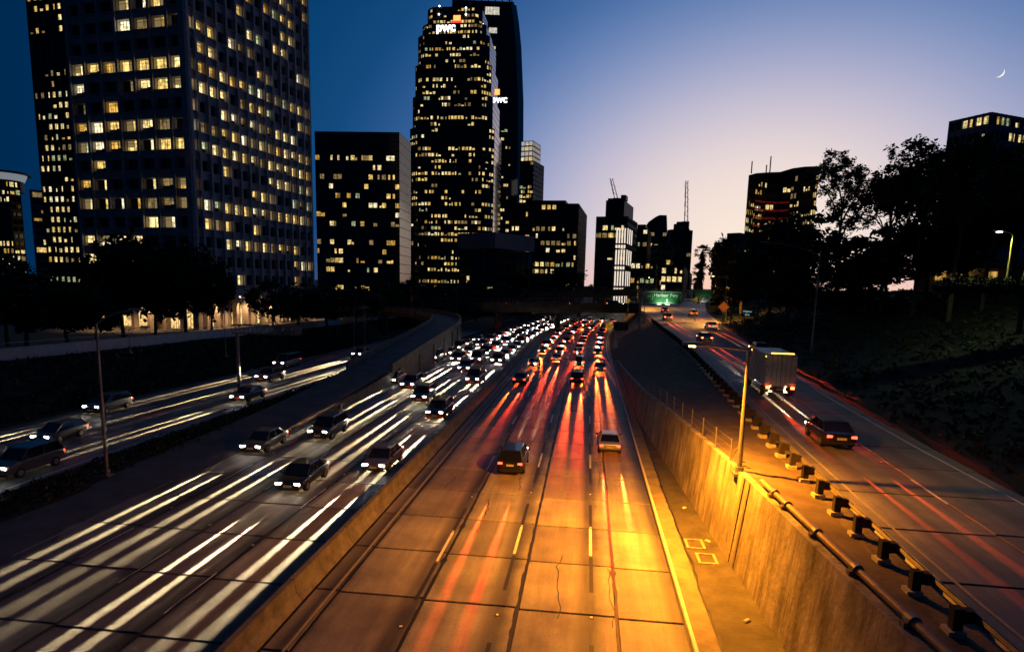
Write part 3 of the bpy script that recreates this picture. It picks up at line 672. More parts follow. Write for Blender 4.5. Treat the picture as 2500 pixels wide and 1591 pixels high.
qw.build('facade_grid', FAC, sail); ql.build('lit_windows', LIT, sail, kind='stuff')
q = MB()
for i in range(7):
    t = i/6; z = zl(20)+i*4.3; q.bar(f*-36+e*-15+Vector((0, 0, z)), f*(24-t*10)+e*-15+Vector((0, 0, z)), .9); q.bar(f*(24-t*10)+e*-15+Vector((0, 0, z)), f*(24-t*10)+e*12+Vector((0, 0, z)), .9)
for i in range(9): x = -36+i*7; q.bar(f*x+e*-15+Vector((0, 0, zl(20)-1)), f*(x*.82)+e*-15+Vector((0, 0, zl(20)+26)), .9)
q.build('crown_frame', FAC, sail)
for a_, b_, y_, h_ in ((-4, 10, 52, 7), (0, 8, 96, 5)): q = MB(); q.obox(Vector((0, 0, zl(y_))), f, -e, Vector((0, 0, 1)), a_, b_, 16.12, 16.4, 0, h_); q.build('lit_band', lit_mat('sail_glow', (1, .95, .75), .8), sail)

tower('slim_tower', 'slim tower with a pale floodlit top beside the sail tower', 1270, 1303, 1328, 392, 560, 14, 3.9, 3.2, FAC, GLASSB, lit=.45, pier=.4, band=1.2, seed=41, litr=0., z_lit0=20, roof=False)
C, a1, a2, l1, l2 = rect(1272, 1303, 1324, 345, 563, R_(14)); ztop = at(1303, 343, 563).z; zb = at(1303, 393, 563).z
st = empty('tower_crown', (C.x, C.y, zb), label='pale floodlit square crown on top of the slim tower', cat='tower top')
q = MB(); q.obox(Vector(), a1, a2, Vector((0, 0, 1)), 1, l1*.9, 1, l2, 0, ztop-zb); q.build('wall', mat('glowing_stone', (.5, .48, .44), .7, emit=(1, .9, .78), es=.42, sample=False), st)  # floodlighting is put into the stone as a glow
ql = MB(); qw = MB(); rg = random.Random(3); facade(rg, qw, ql, a2*l2+a1*.9, a2*1+a1*.9, -a1, 0, ztop-zb, 4, 3.2, .5, 1., .2, .6); facade(rg, qw, None, a1*1+a2*.9, a1*l1*.9+a2*.9, -a2, 0, ztop-zb, 4, 3.2, .5, 1., .2, 0); qw.build('facade_grid', FAC, st); ql.build('lit_windows', LIT, st, kind='stuff')
tower('mid_block', 'broad dark office block with amber windows, right of the sail tower', 1245, 1412, 1433, 497, 340, 4, 3.7, 2.7, FAC2, lit=.3, pier=.7, band=1.5, base=0, seed=51, litr=.03, z_lit0=8)
tower('banded_block', 'low dark block with pale lilac top band in front of the granite tower', 1122, 1208, 1301, 612, 260, 32, 4.2, 4., mat('black_stone', (.02, .02, .022), .6), lit=.06, pier=.25, band=.5, seed=61, roof=False, litr=.01)
C, a1, a2, l1, l2 = rect(1121, 1208, 1302, 600, 260, R_(32)); zb = at(1208, 606, 260).z; zt_ = at(1208, 567, 260).z
q = MB(); q.obox(Vector(), a1, a2, Vector((0, 0, 1)), -.4, l1+.4, -.4, l2+.4, 0, zt_-zb)
q.build('roof_band', mat('pale_lilac_panel', (.34, .33, .34), .6, var=.12, scale=.4), loc=(C.x, C.y, zb), label='wide pale lilac panel band capping the low dark block', cat='building top')
tower('dim_block', 'narrow unlit block in the gap right of the flat glass block', 985, 1010, 1022, 508, 420, 0, 4, 3.2, FAC2, lit=.12, seed=71, roof=False)
# white-ribbed tower
rt = tower('ribbed_hotel', 'dark tower with a glowing white ribbed corner right of the pink sky gap', 1456, 1532, 1556, 528, 330, 12, 3.6, 3., FAC, lit=.24, pier=.4, band=1.3, seed=81, litr=0., roof=False)
root, C, a1, a2, l1, l2, z1 = rt
q = MB(); q.obox(Vector(), a1, a2, Vector((0, 0, 1)), 1, l1-2, 2, l2*.72, z1, z1+8); q.obox(Vector(), a1, a2, Vector((0, 0, 1)), 1, 8, 1.5, l2*.25, z1+8, z1+10.5); q.build('penthouse', FAC, root)
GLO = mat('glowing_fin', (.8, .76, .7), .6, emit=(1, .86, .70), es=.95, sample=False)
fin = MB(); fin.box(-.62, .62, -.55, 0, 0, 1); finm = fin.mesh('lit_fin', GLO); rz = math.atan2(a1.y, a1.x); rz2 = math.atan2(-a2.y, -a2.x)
zs = [0]; k = 0
while zs[-1] < z1-7: zs.append(zs[-1]+(2.4 if k % 2 == 0 else 8.2)); k += 1
for k, (za, zb) in enumerate(zip(zs, zs[1:])):
    for j in range(4):
        p = a2*(l2*.30-j*l2*.085)-a1*.3; o = ob('lit_fin', finm, root, (p.x, p.y, za+.45), rz2); o.scale = (l2*.085*(.45 if k % 2 else .62)/1.24, 1, zb-za-.9)
    for j in range(3):
        if k % 2: p = a1*(1.4+j*l1*.2)-a2*.3; o = ob('lit_fin', finm, root, (p.x, p.y, za+.35), rz); o.scale = (l1*.2*.4/1.24, .25, zb-za-.7)
def crane(name, label, px, pyb, pyt, d, lean):
    A = at(px, pyb, d); B = at(px+lean, pyt, d); q = MB(); L = (B-A).length; s = .9; n = max(6, int(L/2.2)); r = Vector((1, 0, 0))
    P = [A+(B-A)*i/n for i in range(n+1)]
    o = empty(name, A, label=label, cat='crane', group='construction cranes')
    for sx_ in (-s, s):
        for sy in (-s, s): q.bar(Vector((sx_, sy, 0)), B-A+Vector((sx_*.5, sy*.5, 0)), .22)
    for i in range(n):
        a = P[i]-A; b = P[i+1]-A; sg = 1 if i % 2 else -1; q.bar(a+Vector((-s*sg, -s, 0)), b+Vector((s*sg, -s, 0)), .16); q.bar(a+Vector((-s, s*sg, 0)), b+Vector((-s, -s*sg, 0)), .16)
    q.build('lattice_mast', STEEL, o); q = MB(); q.box(-2.6, 1.4, -1.3, 1.3, -1.2, 3.2); q.box(-5, -2.6, -1.2, 1.2, 1, 3); q.build('cab', FAC2, o)
crane('construction_crane', 'leaning lattice crane jib above the white-ribbed tower', 1508, 500, 436, 335, -15)
crane('construction_crane', 'upright lattice crane mast on top of the dark slab tower near the palms', 1675, 556, 442, 360, 2)
tower('slab_tower', 'dark slab tower below the upright crane', 1631, 1640, 1691, 560, 370, 70, 3.6, 3.4, FAC, lit=.05, seed=91, litr=.07, roof=True)
tower('notched_tower', 'dark narrow tower with a round lit rooftop behind the white-ribbed one', 1546, 1582, 1590, 558, 400, 8, 3.6, 3., FAC2, lit=.13, seed=92)
# curved-top blue tower
d_ = 520; A0 = at(1598, 600, d_); rg = random.Random(6); zl = lambda y: at(1598, y, d_).z
o = empty('curved_tower', (A0.x, A0.y, 0), label='blue-black tower with a curved sloping roof, centre right skyline', cat='skyscraper', group='downtown towers')
q = MB(); q.loft([[Vector((a, -9, z)), Vector((b_, -9, z)), Vector((b_, 9, z)), Vector((a, 9, z))] for z, a, b_ in ((0, -11, 8.5), (zl(600), -11, 8.6), (zl(562), -9.5, 8), (zl(545), -6.5, 7.6), (zl(533), -1.5, 7.2), (zl(528), 1.5, 7))]); q.build('glazing', GLASSB, o)
ql = MB(); qw = MB(); facade(rg, qw, ql, Vector((-10.5, -9.05, 0)), Vector((7.8, -9.05, 0)), (0, -1), 0, zl(566), 4, 3, .15, .4, .1, .1); qw.build('facade_grid', FAC, o); ql.build('lit_windows', LIT, o, kind='stuff')
# lower lit podium blocks at the foot of the skyline
for i, (pl, pc, pr, py, d, lf, lab) in enumerate(((1540, 1600, 1632, 640, 330, .5, 'low brightly lit podium block left of the freeway sign'), (1590, 1640, 1664, 598, 345, .32, 'mid-height block with lit terraces under the cranes'), (1615, 1668, 1690, 650, 300, .45, 'low block with rows of bright lamps above the freeway sign'))):
    tower('podium_block', lab, pl, pc, pr, py, d, 10, 3.6, 2.6, FAC, lit=lf, seed=100+i, z_lit0=0, group='low blocks at the foot of the skyline', cat='building', roof=i == 1)
# left edge buildings
tower('crowned_tower', 'tower at the left edge with a white lit crown', -60, 20, 47, 440, 420, 12, 3.8, 2.8, FAC, lit=.3, pier=.5, band=1.4, seed=111, base=0, litr=.25, roof=False)
C = at(4, 434, 430); bm_ = bmesh.new(); bmesh.ops.create_cone(bm_, cap_ends=True, segments=28, radius1=9.5, radius2=10.8, depth=3.2); mm = bpy.data.meshes.new('lit_crown'); bm_.to_mesh(mm); bm_.free(); mm.materials.append(mat('crown_glow', (.5, .5, .5), .5, var=.1, emit=(.8, .9, 1.), es=.22, sample=False))
cr = empty('rooftop_crown', (C.x, C.y, C.z), label='round rooftop crown with white light band at the left edge', cat='tower top'); ob('light_band', mm, cr, (0, 0, 0))
q = MB(); q.tube([(0, 0, 1.6), (0, 0, 2.6)], [12.5, 12.2], 28); q.tube([(-6, 0, 4), (-6, 0, 16)], [2.2, 1.6], 10); q.tube([(0, 0, -7), (0, 0, -1.6)], 9., 28); q.build('roof_disc', FAC, cr)
tower('framed_tower', 'pale framed tower with white lit bays between the left edge and the dark rear tower', 46, 74, 118, 463, 400, 50, 3.9, 5.5, mat('lilac_frame', (.3, .27, .32), .6), lit=.3, pier=.5, band=.8, proud=.3, seed=121, litr=.55, roof=False)
# concave curved tower on the right
d_ = 300; z1 = at(1900, 425, d_).z; rg = random.Random(13); cb = at(1900, 480, d_)
o = empty('concave_tower', (cb.x, cb.y, 0), label='dark tower with a concave facade and red-lit lower floors above the right-hand trees', cat='skyscraper', group='downtown towers')
pts = []
for i, px in enumerate((1824, 1842, 1870, 1900, 1930, 1960, 1994)):
    dd = d_+(-8, -1, 6, 9, 8, 3, -6)[i]; pts.append(at(px, 480, dd)-Vector((cb.x, cb.y, 0)))
tops = [at(px, py, d_+(-8, -1, 6, 9, 8, 3, -6)[i]).z for i, (px, py) in enumerate(((1824, 428), (1842, 423), (1870, 421), (1900, 420), (1930, 411), (1960, 407), (1994, 406)))]
poly = [(p.x, p.y) for p in pts]; back = [(pts[-1].x+2, pts[-1].y+30), (pts[0].x+16, pts[0].y+30)]
q = MB(); q.prism(poly+back, 0, 0, z1s=tops+[tops[-1], tops[0]]); q.build('glazing', mat('brown_glass', (.012, .010, .010), .45, spec=.25), o)
ql = MB(); qw = MB()
for i in range(6):
    A, B = Vector((*poly[i], 0)), Vector((*poly[i+1], 0)); u = (B-A).normalized(); facade(rg, qw, ql, A, B, (u.y, -u.x), 16, min(tops[i], tops[i+1])-2.5, 3.5, 1.8, .25, 1.5, .12, .26, 18, lambda t: 1.6 if .3 < t < .75 else .7)
qw.build('facade_grid', FAC2, o); ql.build('lit_windows', LIT, o, kind='stuff')
q = MB()
for i in range(1, 4):
    A, B = Vector((*poly[i], 0)), Vector((*poly[i+1], 0)); u = (B-A).normalized()
    for k in range(5): q.obox(A, u, Vector((u.y, -u.x, 0)), Vector((0, 0, 1)), .3, (B-A).length-.3, .16, .3, 37+k*3.4, 37.7+k*3.4)
q.build('red_light_strips', mat('red_glow', (.3, .02, .02), .5, emit=(1, .03, .03), es=.07, sample=False), o, kind='stuff')
q = MB(); [q.tube([(a, -1, z1), (a, -1, z1+h)], .25, 6) for a, h in ((-12, 5), (-6, 3.5), (-4.5, 7))]; q.build('antenna_masts', STEEL, o, kind='stuff')
tower('terrace_building', 'low stepped terrace building at the foot of the concave tower', 1745, 1800, 1872, 590, 220, 40, 3.6, 3.4, FAC2, lit=.28, seed=131, cat='building', z_lit0=14, roof=True)
tower('hill_block', 'blue-grey apartment block behind the big right-hand trees', 2322, 2420, 2600, 274, 210, 62, 3.5, 1.9, mat('blue_grey_panel', (.16, .21, .30), .6), GLASS, lit=.2, pier=.4, band=1.6, seed=141, litr=.22, base=10, cat='apartment block', z_lit0=20, roof=False)

# ------------------------------------------------------------------ trees
def crown_mesh(name, seed, rx, rz, n_cl, per, leaf, m, droop=0.):
    r = random.Random(seed); V = []; Fc = []
    cl = []
    for _ in range(n_cl):
        while True:
            p = Vector((r.uniform(-1, 1), r.uniform(-1, 1), r.uniform(-1, 1)))
            if .15 < p.length < 1: break
        p = p.normalized()*(.35+.65*p.length**.6); cl.append((Vector((p.x*rx, p.y*rx, p.z*rz)), r.uniform(.5, 1.15)))
    for c, s in cl:
        for _ in range(int(per*s)):
            d = Vector((r.gauss(0, .5), r.gauss(0, .5), r.gauss(0, .38)))*rx*.3*s
            if droop: d.z -= abs(r.gauss(0, droop))*s
            p = c+d; a = Vector((r.uniform(-1, 1), r.uniform(-1, 1), r.uniform(-1, .4))).normalized(); b = a.cross(Vector((r.uniform(-1, 1), r.uniform(-1, 1), r.uniform(-1, 1)))).normalized()
            l = leaf*r.uniform(.6, 1.5); w = l*.42; n = len(V)
            V += [p-a*l*.5, p+b*w*.5, p+a*l*.5, p-b*w*.5]; Fc.append((n, n+1, n+2, n+3))
    return me(name, V, Fc, m)
CR = {'round': [crown_mesh('crown', 40+i, 3.2, 2.5, 36, 50, .60, LEAF) for i in range(3)],
      'euc': [crown_mesh('crown', 60+i, 2.7, 2.6, 26, 52, .55, LEAF2, .8) for i in range(3)],
      'bush': [crown_mesh('crown', 80+i, 1.7, 1.0, 26, 50, .38, LEAF) for i in range(2)]}
def trunk_mesh(seed, h, r0_, forks):
    r = random.Random(seed); q = MB(); P = [Vector((0, 0, -.4))]; x = y = 0
    for i in range(1, 6): x += r.uniform(-.22, .22)*h*.12; y += r.uniform(-.22, .22)*h*.12; P.append(Vector((x, y, h*i/5)))
    q.tube(P, [r0_*(1-.13*i) for i in range(6)], 8)
    tips = []
    for k in range(forks):
        a = 6.283*k/forks+r.uniform(-.4, .4); s = P[3+k % 3]; e_ = s+Vector((math.cos(a)*h*.28, math.sin(a)*h*.28, h*r.uniform(.25, .5))); mid = (s+e_)/2+Vector((0, 0, h*.05))
        q.tube([s, mid, e_], [r0_*.45, r0_*.3, r0_*.12], 6); tips.append(e_)
    tips.append(P[-1]+Vector((0, 0, h*.2))); q.tube([P[-1], tips[-1]], [r0_*.35, r0_*.1], 6)
    return q.mesh('trunk', BARK), tips
TR = {k: [trunk_mesh(90+i+10*len(k), 1., .035 if k == 'euc' else .05, 5 if k == 'euc' else 6) for i in range(3)] for k in ('round', 'euc')}
tcount = [0]
def tree(kind, base, h, w, label, group, name='broadleaf_tree', trunk_f=.5, rot=None):
    """crown clumps sit on the branch tips"""
    i = tcount[0]; tcount[0] += 1; r = random.Random(500+i); rot = r.uniform(0, 6.28) if rot is None else rot
    o = empty(name, base, rot, label=label, cat='tree', group=group)
    tm, tips = TR[kind][i % 3]; th = h*trunk_f; t = ob('trunk', tm, o); t.scale = (max(th*.75, w*.5), max(th*.75, w*.5), th)
    cm = CR[kind]
    if kind == 'round':
        c = ob('crown', cm[i % 3], o, (0, 0, h*.66)); c.scale = (w/6.4, w/6.4, h*.36/2.5); c.rotation_euler = (0, 0, r.uniform(0, 6))
        for k in range(2):
            a = r.uniform(0, 6.28); c = ob('crown', cm[(i+k+1) % 3], o, (math.cos(a)*w*.24, math.sin(a)*w*.24, h*r.uniform(.5, .82))); s = r.uniform(.5, .7); c.scale = (w/6.4*s, w/6.4*s, h*.36/2.5*s)
    else:
        for k, tp in enumerate(tips):
            s = r.uniform(.34, .52)*w/5.4; sc = t.scale
            c = ob('crown', cm[(i+k) % 3], o, (tp.x*sc.x, tp.y*sc.y, tp.z*th*1.02+(h-th*1.35)*r.uniform(.1, .75))); c.scale = (s, s, s*r.uniform(.8, 1.25)*max(.8, h/w*.55)); c.rotation_euler = (0, 0, r.uniform(0, 6))
    return o
def tree_px(kind, px, pyb, pyt, d, wpx, label, group, **k):
    b = at(px, pyb, d); t = at(px, pyt, d); return tree(kind, b, t.z-b.z, wpx/F_PX*d, label, group, **k)
g = 'trees in front of the ribbed office tower'
for px, pb, ptp, d, w, lab in ((70, 850, 690, 108, 190, 'broad dark street tree at the left edge above the parapet'), (165, 845, 700, 104, 150, 'spreading street tree with sparse twigs left of the tall lamp post'), (20, 840, 640, 130, 170, 'dark tree touching the left frame edge below the crowned tower'),
        (300, 840, 590, 118, 190, 'tall tree covering the lower left face of the ribbed tower'), (380, 835, 600, 114, 150, 'dark tree just left of the ribbed tower corner'), (455, 833, 610, 112, 170, 'biggest dense tree in front of the ribbed tower corner'), (520, 826, 632, 110, 90, 'dark tree right of the ribbed tower corner above lit columns'), (235, 845, 705, 106, 110, 'low tree behind the tall lamp post on the left'),
        (668, 812, 690, 120, 100, 'tree in front of the right foot of the ribbed tower'), (730, 808, 698, 126, 130, 'tree at the right-hand end of the ribbed tower base'), (800, 806, 700, 132, 130, 'tree below the flat glass block, left of the curved ramp'), (870, 800, 705, 150, 120, 'tree below the pale side of the glass block'), (930, 790, 690, 170, 120, 'tree behind the bend of the curved flyover')):
    tree_px('round', px, pb, ptp, d, w, lab, g)
g = 'dark trees around the overpasses'
for px, pb, ptp, d, w, lab in ((1010, 780, 690, 205, 110, 'dark tree left of the lamp posts by the flyover bend'), (1085, 780, 700, 215, 120, 'dark tree below the banded block, left half'), (1160, 775, 690, 225, 130, 'dark tree in front of the banded block corner'), (1235, 765, 700, 230, 120, 'dark tree at the left end of the higher overpass'), (1310, 745, 672, 285, 120, 'dark tree below the broad amber-windowed block'), (1375, 740, 660, 285, 100, 'dark tree at the foot of the amber-windowed block near the sky gap'), (1440, 735, 697, 300, 40, 'little tree silhouetted in the pink sky gap'), (1465, 735, 700, 310, 50, 'small tree at the foot of the white-ribbed tower'), (1060, 800, 745, 185, 80, 'bushy tree under the flyover wall'), (1130, 790, 740, 190, 80, 'bushy tree where the lower overpass leaves the left bank'), (1210, 783, 738, 205, 90, 'bushy tree under the left span of the lower overpass')):
    tree_px('round', px, pb, ptp, d, w, lab, g)
g = 'trees on the right-hand hillside'
for kind, px, pb, ptp, d, w, lab in (('euc', 2040, 720, 372, 120, 185, 'tall umbrella-shaped eucalyptus standing alone against the pale sky'), ('euc', 2155, 700, 405, 105, 200, 'eucalyptus right of the umbrella-shaped one'), ('euc', 2235, 705, 365, 95, 200, 'leafy eucalyptus left of the blue-grey apartment block'), ('euc', 2325, 700, 335, 85, 230, 'eucalyptus with branches crossing the corner of the apartment block'), ('euc', 2500, 720, 335, 70, 280, 'huge eucalyptus filling the right edge of the picture'), ('euc', 2405, 690, 375, 88, 200, 'big eucalyptus covering the middle of the apartment block'),
        ('round', 1768, 735, 590, 178, 75, 'dense tree right next to the palms'), ('round', 1810, 735, 580, 165, 130, 'dense tree under the terrace building'), ('round', 1880, 735, 550, 150, 150, 'dense tree below the concave tower'), ('round', 1960, 735, 520, 135, 150, 'dense tree at the right-hand foot of the concave tower'), ('round', 2075, 745, 590, 118, 170, 'dense dark tree below the umbrella-shaped eucalyptus'), ('round', 2160, 745, 560, 108, 190, 'dense dark tree right of the tall grey lamp post'), ('round', 2260, 730, 540, 98, 200, 'dense dark tree left of the lamp-lit garden'), ('round', 2360, 650, 470, 100, 240, 'dense tree behind the lamp-lit garden'), ('round', 1920, 790, 650, 125, 130, 'shrubby tree behind the top of the grey lamp post'), ('round', 1850, 760, 640, 140, 120, 'shrubby tree above the green exit sign'), ('round', 2040, 790, 670, 105, 150, 'shrubby tree right of the grey lamp post'), ('round', 2475, 640, 440, 92, 260, 'dense tree crown behind the lit street lamp'), ('round', 1785, 770, 660, 150, 90, 'shrubby tree behind the orange diamond sign')):
    tree_px(kind, px, pb, ptp, d, w, lab, g, name='eucalyptus_tree' if kind == 'euc' else 'broadleaf_tree', trunk_f=.62 if kind == 'euc' else .5)
# palms
def palm(px, pyb, pyt, d, lab, s=1.):
    b = at(px, pyb, d); t = at(px, pyt, d); h = t.z-b.z; o = empty('fan_palm', b, label=lab, cat='palm tree', group='fan palms beside the freeway'); r = random.Random(px)
    q = MB(); q.tube([(0, 0, -.3), (.1, 0, h*.5), (0, 0, h-1)], [.32, .26, .24], 8); q.build('trunk', BARK, o)
    q = MB()
    for k in range(120):
        a = r.uniform(0, 6.28); z = h-1.2-r.uniform(0, 4.6)*s; rr = (.45+.55*(1-(h-1.2-z)/5))*s; q.bar((math.cos(a)*.2, math.sin(a)*.2, z+.9), (math.cos(a)*rr*1.15, math.sin(a)*rr*1.15, z-.6), .2, .03)
    q.build('dead_frond_skirt', BARK, o)
    V = []; Fc = []
    for k in range(34):
        a = r.uniform(0, 6.28); el = r.uniform(-.55, 1.25); dr = Vector((math.cos(a)*math.cos(el), math.sin(a)*math.cos(el), math.sin(el))); c = Vector((0, 0, h-1))+dr*1.35*s; sd = dr.cross(Vector((0, 0, 1))).normalized(); up = sd.cross(dr)
        for j in range(11):
            th = (j-5)*.26; v = (dr*math.cos(th)+sd*math.sin(th)).normalized(); tip = c+v*1.15*s+Vector((0, 0, -.35*s*abs(math.sin(th))-.1)); w_ = sd*math.cos(th)*.09-dr*math.sin(th)*.09; n = len(V)
            V += [c-w_*.5, c+v*.6*s+w_, tip, c+v*.6*s-w_]; Fc.append((n, n+1, n+2, n+3))
        n = len(V); V += [Vector((0, 0, h-1))-sd*.03, Vector((0, 0, h-1))+sd*.03, c+sd*.03, c-sd*.03]; Fc.append((n, n+1, n+2, n+3))
    ob('fronds', me('fronds', V, Fc, LEAF), o, kind='stuff')
palm(1708, 735, 606, 170, 'taller fan palm silhouetted against the pale sky'); palm(1706, 738, 650, 150, 'shorter fan palm in front of the taller palm', .9); palm(1696, 735, 682, 190, 'smallest round-headed palm left of the two big palms', .8)
# ground cover on the right slope and west bank, one mass each
def cover(name, label, n, pick, seed, size, cat='undergrowth'):
    r = random.Random(seed); V = []; Fc = []
    for _ in range(n):
        x, y, z = pick(r)
        for k in range(7):
            p = Vector((x+r.gauss(0, .35), y+r.gauss(0, .35), z+abs(r.gauss(0, .16)))); a = Vector((r.uniform(-1, 1), r.uniform(-1, 1), r.uniform(-.2, 1))).normalized(); b = a.cross(Vector((r.uniform(-1, 1), r.uniform(-1, 1), .3))).normalized(); l = size*r.uniform(.5, 1.4); m = len(V)
            V += [p-a*l*.5, p+b*l*.22, p+a*l*.5, p-b*l*.22]; Fc.append((m, m+1, m+2, m+3))
    ob(name, me(name, V, Fc, LEAF), label=label, cat=cat, kind='stuff')
def pk_r(r):
    y = 22+180*r.random()**1.5; x = upR(y)+1.2+r.random()**.8*34; return x, y, hillZ(x, y)
def pk_l(r):
    y = 20+115*r.random(); P = bankP(y); x = P[0][0]+(P[2][0]-P[0][0])*r.uniform(.05, .98); return x, y, interp(sorted((a, b) for a, b in P), x)
cover('undergrowth', 'low dark ivy and weeds covering the right-hand slope', 7000, pk_r, 1, .5); cover('undergrowth', 'low dark ground cover on the west bank below the parapet', 3500, pk_l, 2, .45)
cover('undergrowth', 'weedy verge between the ramp and the west roadway', 900, lambda r: (r.uniform(-34.5, -31.6), r.uniform(18, 100), .1), 3, .35)

# ------------------------------------------------------------------ street lamps, signs, guard rail
HEADM = mat('lamp_housing', (.45, .45, .45), .5, .3)
def lamp_post(base, h, arm, label, lit=None, power=0, col=(1, .5, .07), cone=150, r=.11, name='street_lamp', aim=None, soft=.25, blend=.4, m=STEEL):
    o = empty(name, base, label=label, cat='street lamp', group='lamp posts along the freeway'); arm = Vector(arm); q = MB()
    q.tube([(0, 0, 0), (0, 0, h*.5), (0, 0, h)], [r, r*.8, r*.6], 10); q.build('pole', m, o, smooth=False)
    q = MB(); q.tube([(0, 0, 0), (0, 0, .35)], r*1.6, 10); q.box(-r*2.4, r*2.4, -r*2.4, r*2.4, -.1, .05); q.build('pole_base', m, o)
    if arm.length > .01:
        P = [Vector((0, 0, h-.25))+Vector((arm.x*t, arm.y*t, .25+arm.z*(1-(1-t)**2))) for t in (0, .25, .5, .75, 1)]
        q = MB(); q.tube(P, [r*.5, r*.45, r*.4, r*.35, r*.3], 8); q.build('mast_arm', m, o)
        d = Vector((arm.x, arm.y, 0)).normalized(); e_ = P[-1]; sd = Vector((-d.y, d.x, 0)); q = MB()
        q.loft([[e_+d*a+sd*b*w+Vector((0, 0, c)) for b, c in ((-.16, 0), (.16, 0), (.12, .16), (-.12, .16))] for a, w in ((-.2, .6), (.1, 1.2), (.55, 1.3), (.8, .6))]); q.build('lamp_head', HEADM, o)
        if lit:
            q = MB(); q.box(-.14, .14, -.2, .2, -.07, -.02); hd = q.build('lamp_lens', lit, o, e_+d*.3)
            ld = bpy.data.lights.new('lamp', 'SPOT'); ld.energy = power; ld.color = col; ld.spot_size = R_(cone); ld.spot_blend = blend; ld.shadow_soft_size = soft
            lo = bpy.data.objects.new('lamp_light', ld); lo.location = e_+d*.3+Vector((0, 0, -.12)); lo.rotation_euler = Vector(aim or (0, 0, -1)).to_track_quat('-Z', 'Y').to_euler(); link(lo, o)
    return o
SODL = mat('sodium_lens', (.5, .3, .1), .4, emit=(1, .6, .15), es=30); WHL = mat('cool_lens', (.5, .5, .5), .4, emit=(.9, 1, .75), es=25)
lamp_post((7.95, 32.3, 4.25), 6.25, (-2.4, .1, .15), 'lamp post on top of the retaining wall throwing orange sodium light', SODL, 40000, (1, .31, .013), 164, r=.13, soft=.12, aim=(-.08, .05, -1), blend=.9)
lamp_post((-31.8, 38, .05), 10.2, (2.1, .6, .9), 'unlit tall lamp post on the verge beside the merge ramp', r=.13)
p = gnd(1979, 890, 4.4); lamp_post((28, 83, hillZ(28, 83)-.1), 12., (-6, 1.4, 1.6), 'unlit grey lamp post with long arm on the right-hand slope', r=.14)
lamp_post((upR(150)+1.5, 152, 5.8), 10, (-3.2, 0, .4), 'lamp post lighting the far part of the upper road orange', SODL, 26000, (1, .42, .06), 150, r=.1)
lamp_post((upL(215)-1.2, 215, 6.), 10, (3.2, 0, .4), 'farthest lit sodium lamp post by the palms', SODL, 22000, (1, .42, .06), 150, r=.1)
for px, pb, ptp, d, lab in ((865, 850, 757, 105, 'thin lamp post left of the flyover, beside the west roadway'), (891, 868, 745, 98, 'dark thin pole where the west roadway passes under the flyover'), (1005, 770, 700, 150, 'thin pale pole at the bend of the flyover'), (1116, 775, 690, 165, 'thin pole right of the flyover bend'), (1215, 765, 695, 200, 'short lit pole at the end of the lower overpass'), (552, 868, 745, 92, 'slim lamp post on the west bank in front of the lit columns'), (318, 860, 806, 88, 'short lamp post behind the street parapet'), (1571, 790, 668, 118, 'thin pole left of the big freeway sign'), (1767, 785, 672, 116, 'thin pole carrying the orange diamond sign')):
    b = at(px, pb, d); t = at(px, ptp, d); lamp_post(b, t.z-b.z, (0, 0, 0) if px in (1005, 1767, 891) else (1.6, .3, .4), lab, r=.07)
def board(name, label, px, py, d, w, h, m, edge, posts=1, zb=None, lines=(), rotz=0., lm=WHITE_L, diamond=False, cat='road sign', emit=None):
    c = at(px, py, d); zb = zb if zb is not None else c.z-4
    o = empty(name, (c.x, c.y, zb), rotz, label=label, cat=cat); z = c.z-zb; q = MB()
    if diamond:
        s = w/2; q.loft([[Vector((x*k, y, z+zz_*k)) for x, zz_ in ((-s, 0), (0, -s), (s, 0), (0, s))] for y, k in ((-.03, 1), (.03, 1))]); q.build('sign_plate', m, o)
        q = MB()
        for a, b_ in (((-s, 0), (0, -s)), ((0, -s), (s, 0)), ((s, 0), (0, s)), ((0, s), (-s, 0))): q.bar((a[0]*.86, -.045, z+a[1]*.86), (b_[0]*.86, -.045, z+b_[1]*.86), .03)
        q.build('border', edge, o)
    else:
        q.box(-w/2, w/2, -.04, .04, z-h/2, z+h/2); q.build('sign_plate', m, o); q = MB(); t = h*.035; g_ = h*.04
        for zz_ in (z-h/2+g_, z+h/2-g_): q.box(-w/2+g_, w/2-g_, -.055, -.042, zz_-t/2, zz_+t/2)
        for xx in (-w/2+g_, w/2-g_): q.box(xx-t/2, xx+t/2, -.055, -.042, z-h/2+g_+t/2, z+h/2-g_-t/2)
        q.build('border', edge, o)
    for k in range(posts):
        x = 0 if posts == 1 else (-w*.32 if k == 0 else w*.32); q = MB(); q.tube([(x, .1, 0), (x, .1, z+h*.3)], .06, 8); q.build('sign_post', STEEL, o)
    for body, size, x, zz_, al in lines: text('lettering', body, size, lm, o, (x, -.05, z+zz_), (math.pi/2, 0, 0), .004, al, bold=.012*size)
    return o, z
GS = mat('sign_green_lit', (.012, .16, .05), .45, var=.2, scale=.8); LETS = mat('reflective_white', (.85, .85, .82), .4)
so, z = board('freeway_sign', 'big green overhead sign reading 110 Harbor Fwy above the upper road', 1617, 726, 106, 6.0, 1.95, GS, LETS, 0, zb=upZ(106), lines=(('Harbor Fwy', .78, .55, .12, 'CENTER'), ('110', .5, -2.2, -.02, 'CENTER')), lm=LETS, rotz=R_(-8))
q = MB()                                                   # shield outline round the number, and the down arrow
P = [Vector((-2.2+.72*math.cos(t), -.06, z+.12+.68*math.sin(t))) for t in [math.pi*(k/12) for k in range(13)]]+[Vector((-2.85, -.06, z-.3)), Vector((-2.5, -.06, z-.72)), Vector((-1.9, -.06, z-.72)), Vector((-1.55, -.06, z-.3)), Vector((-1.48, -.06, z+.12))]
for a, b_ in zip(P, P[1:]): q.bar(a, b_, .06, .02)
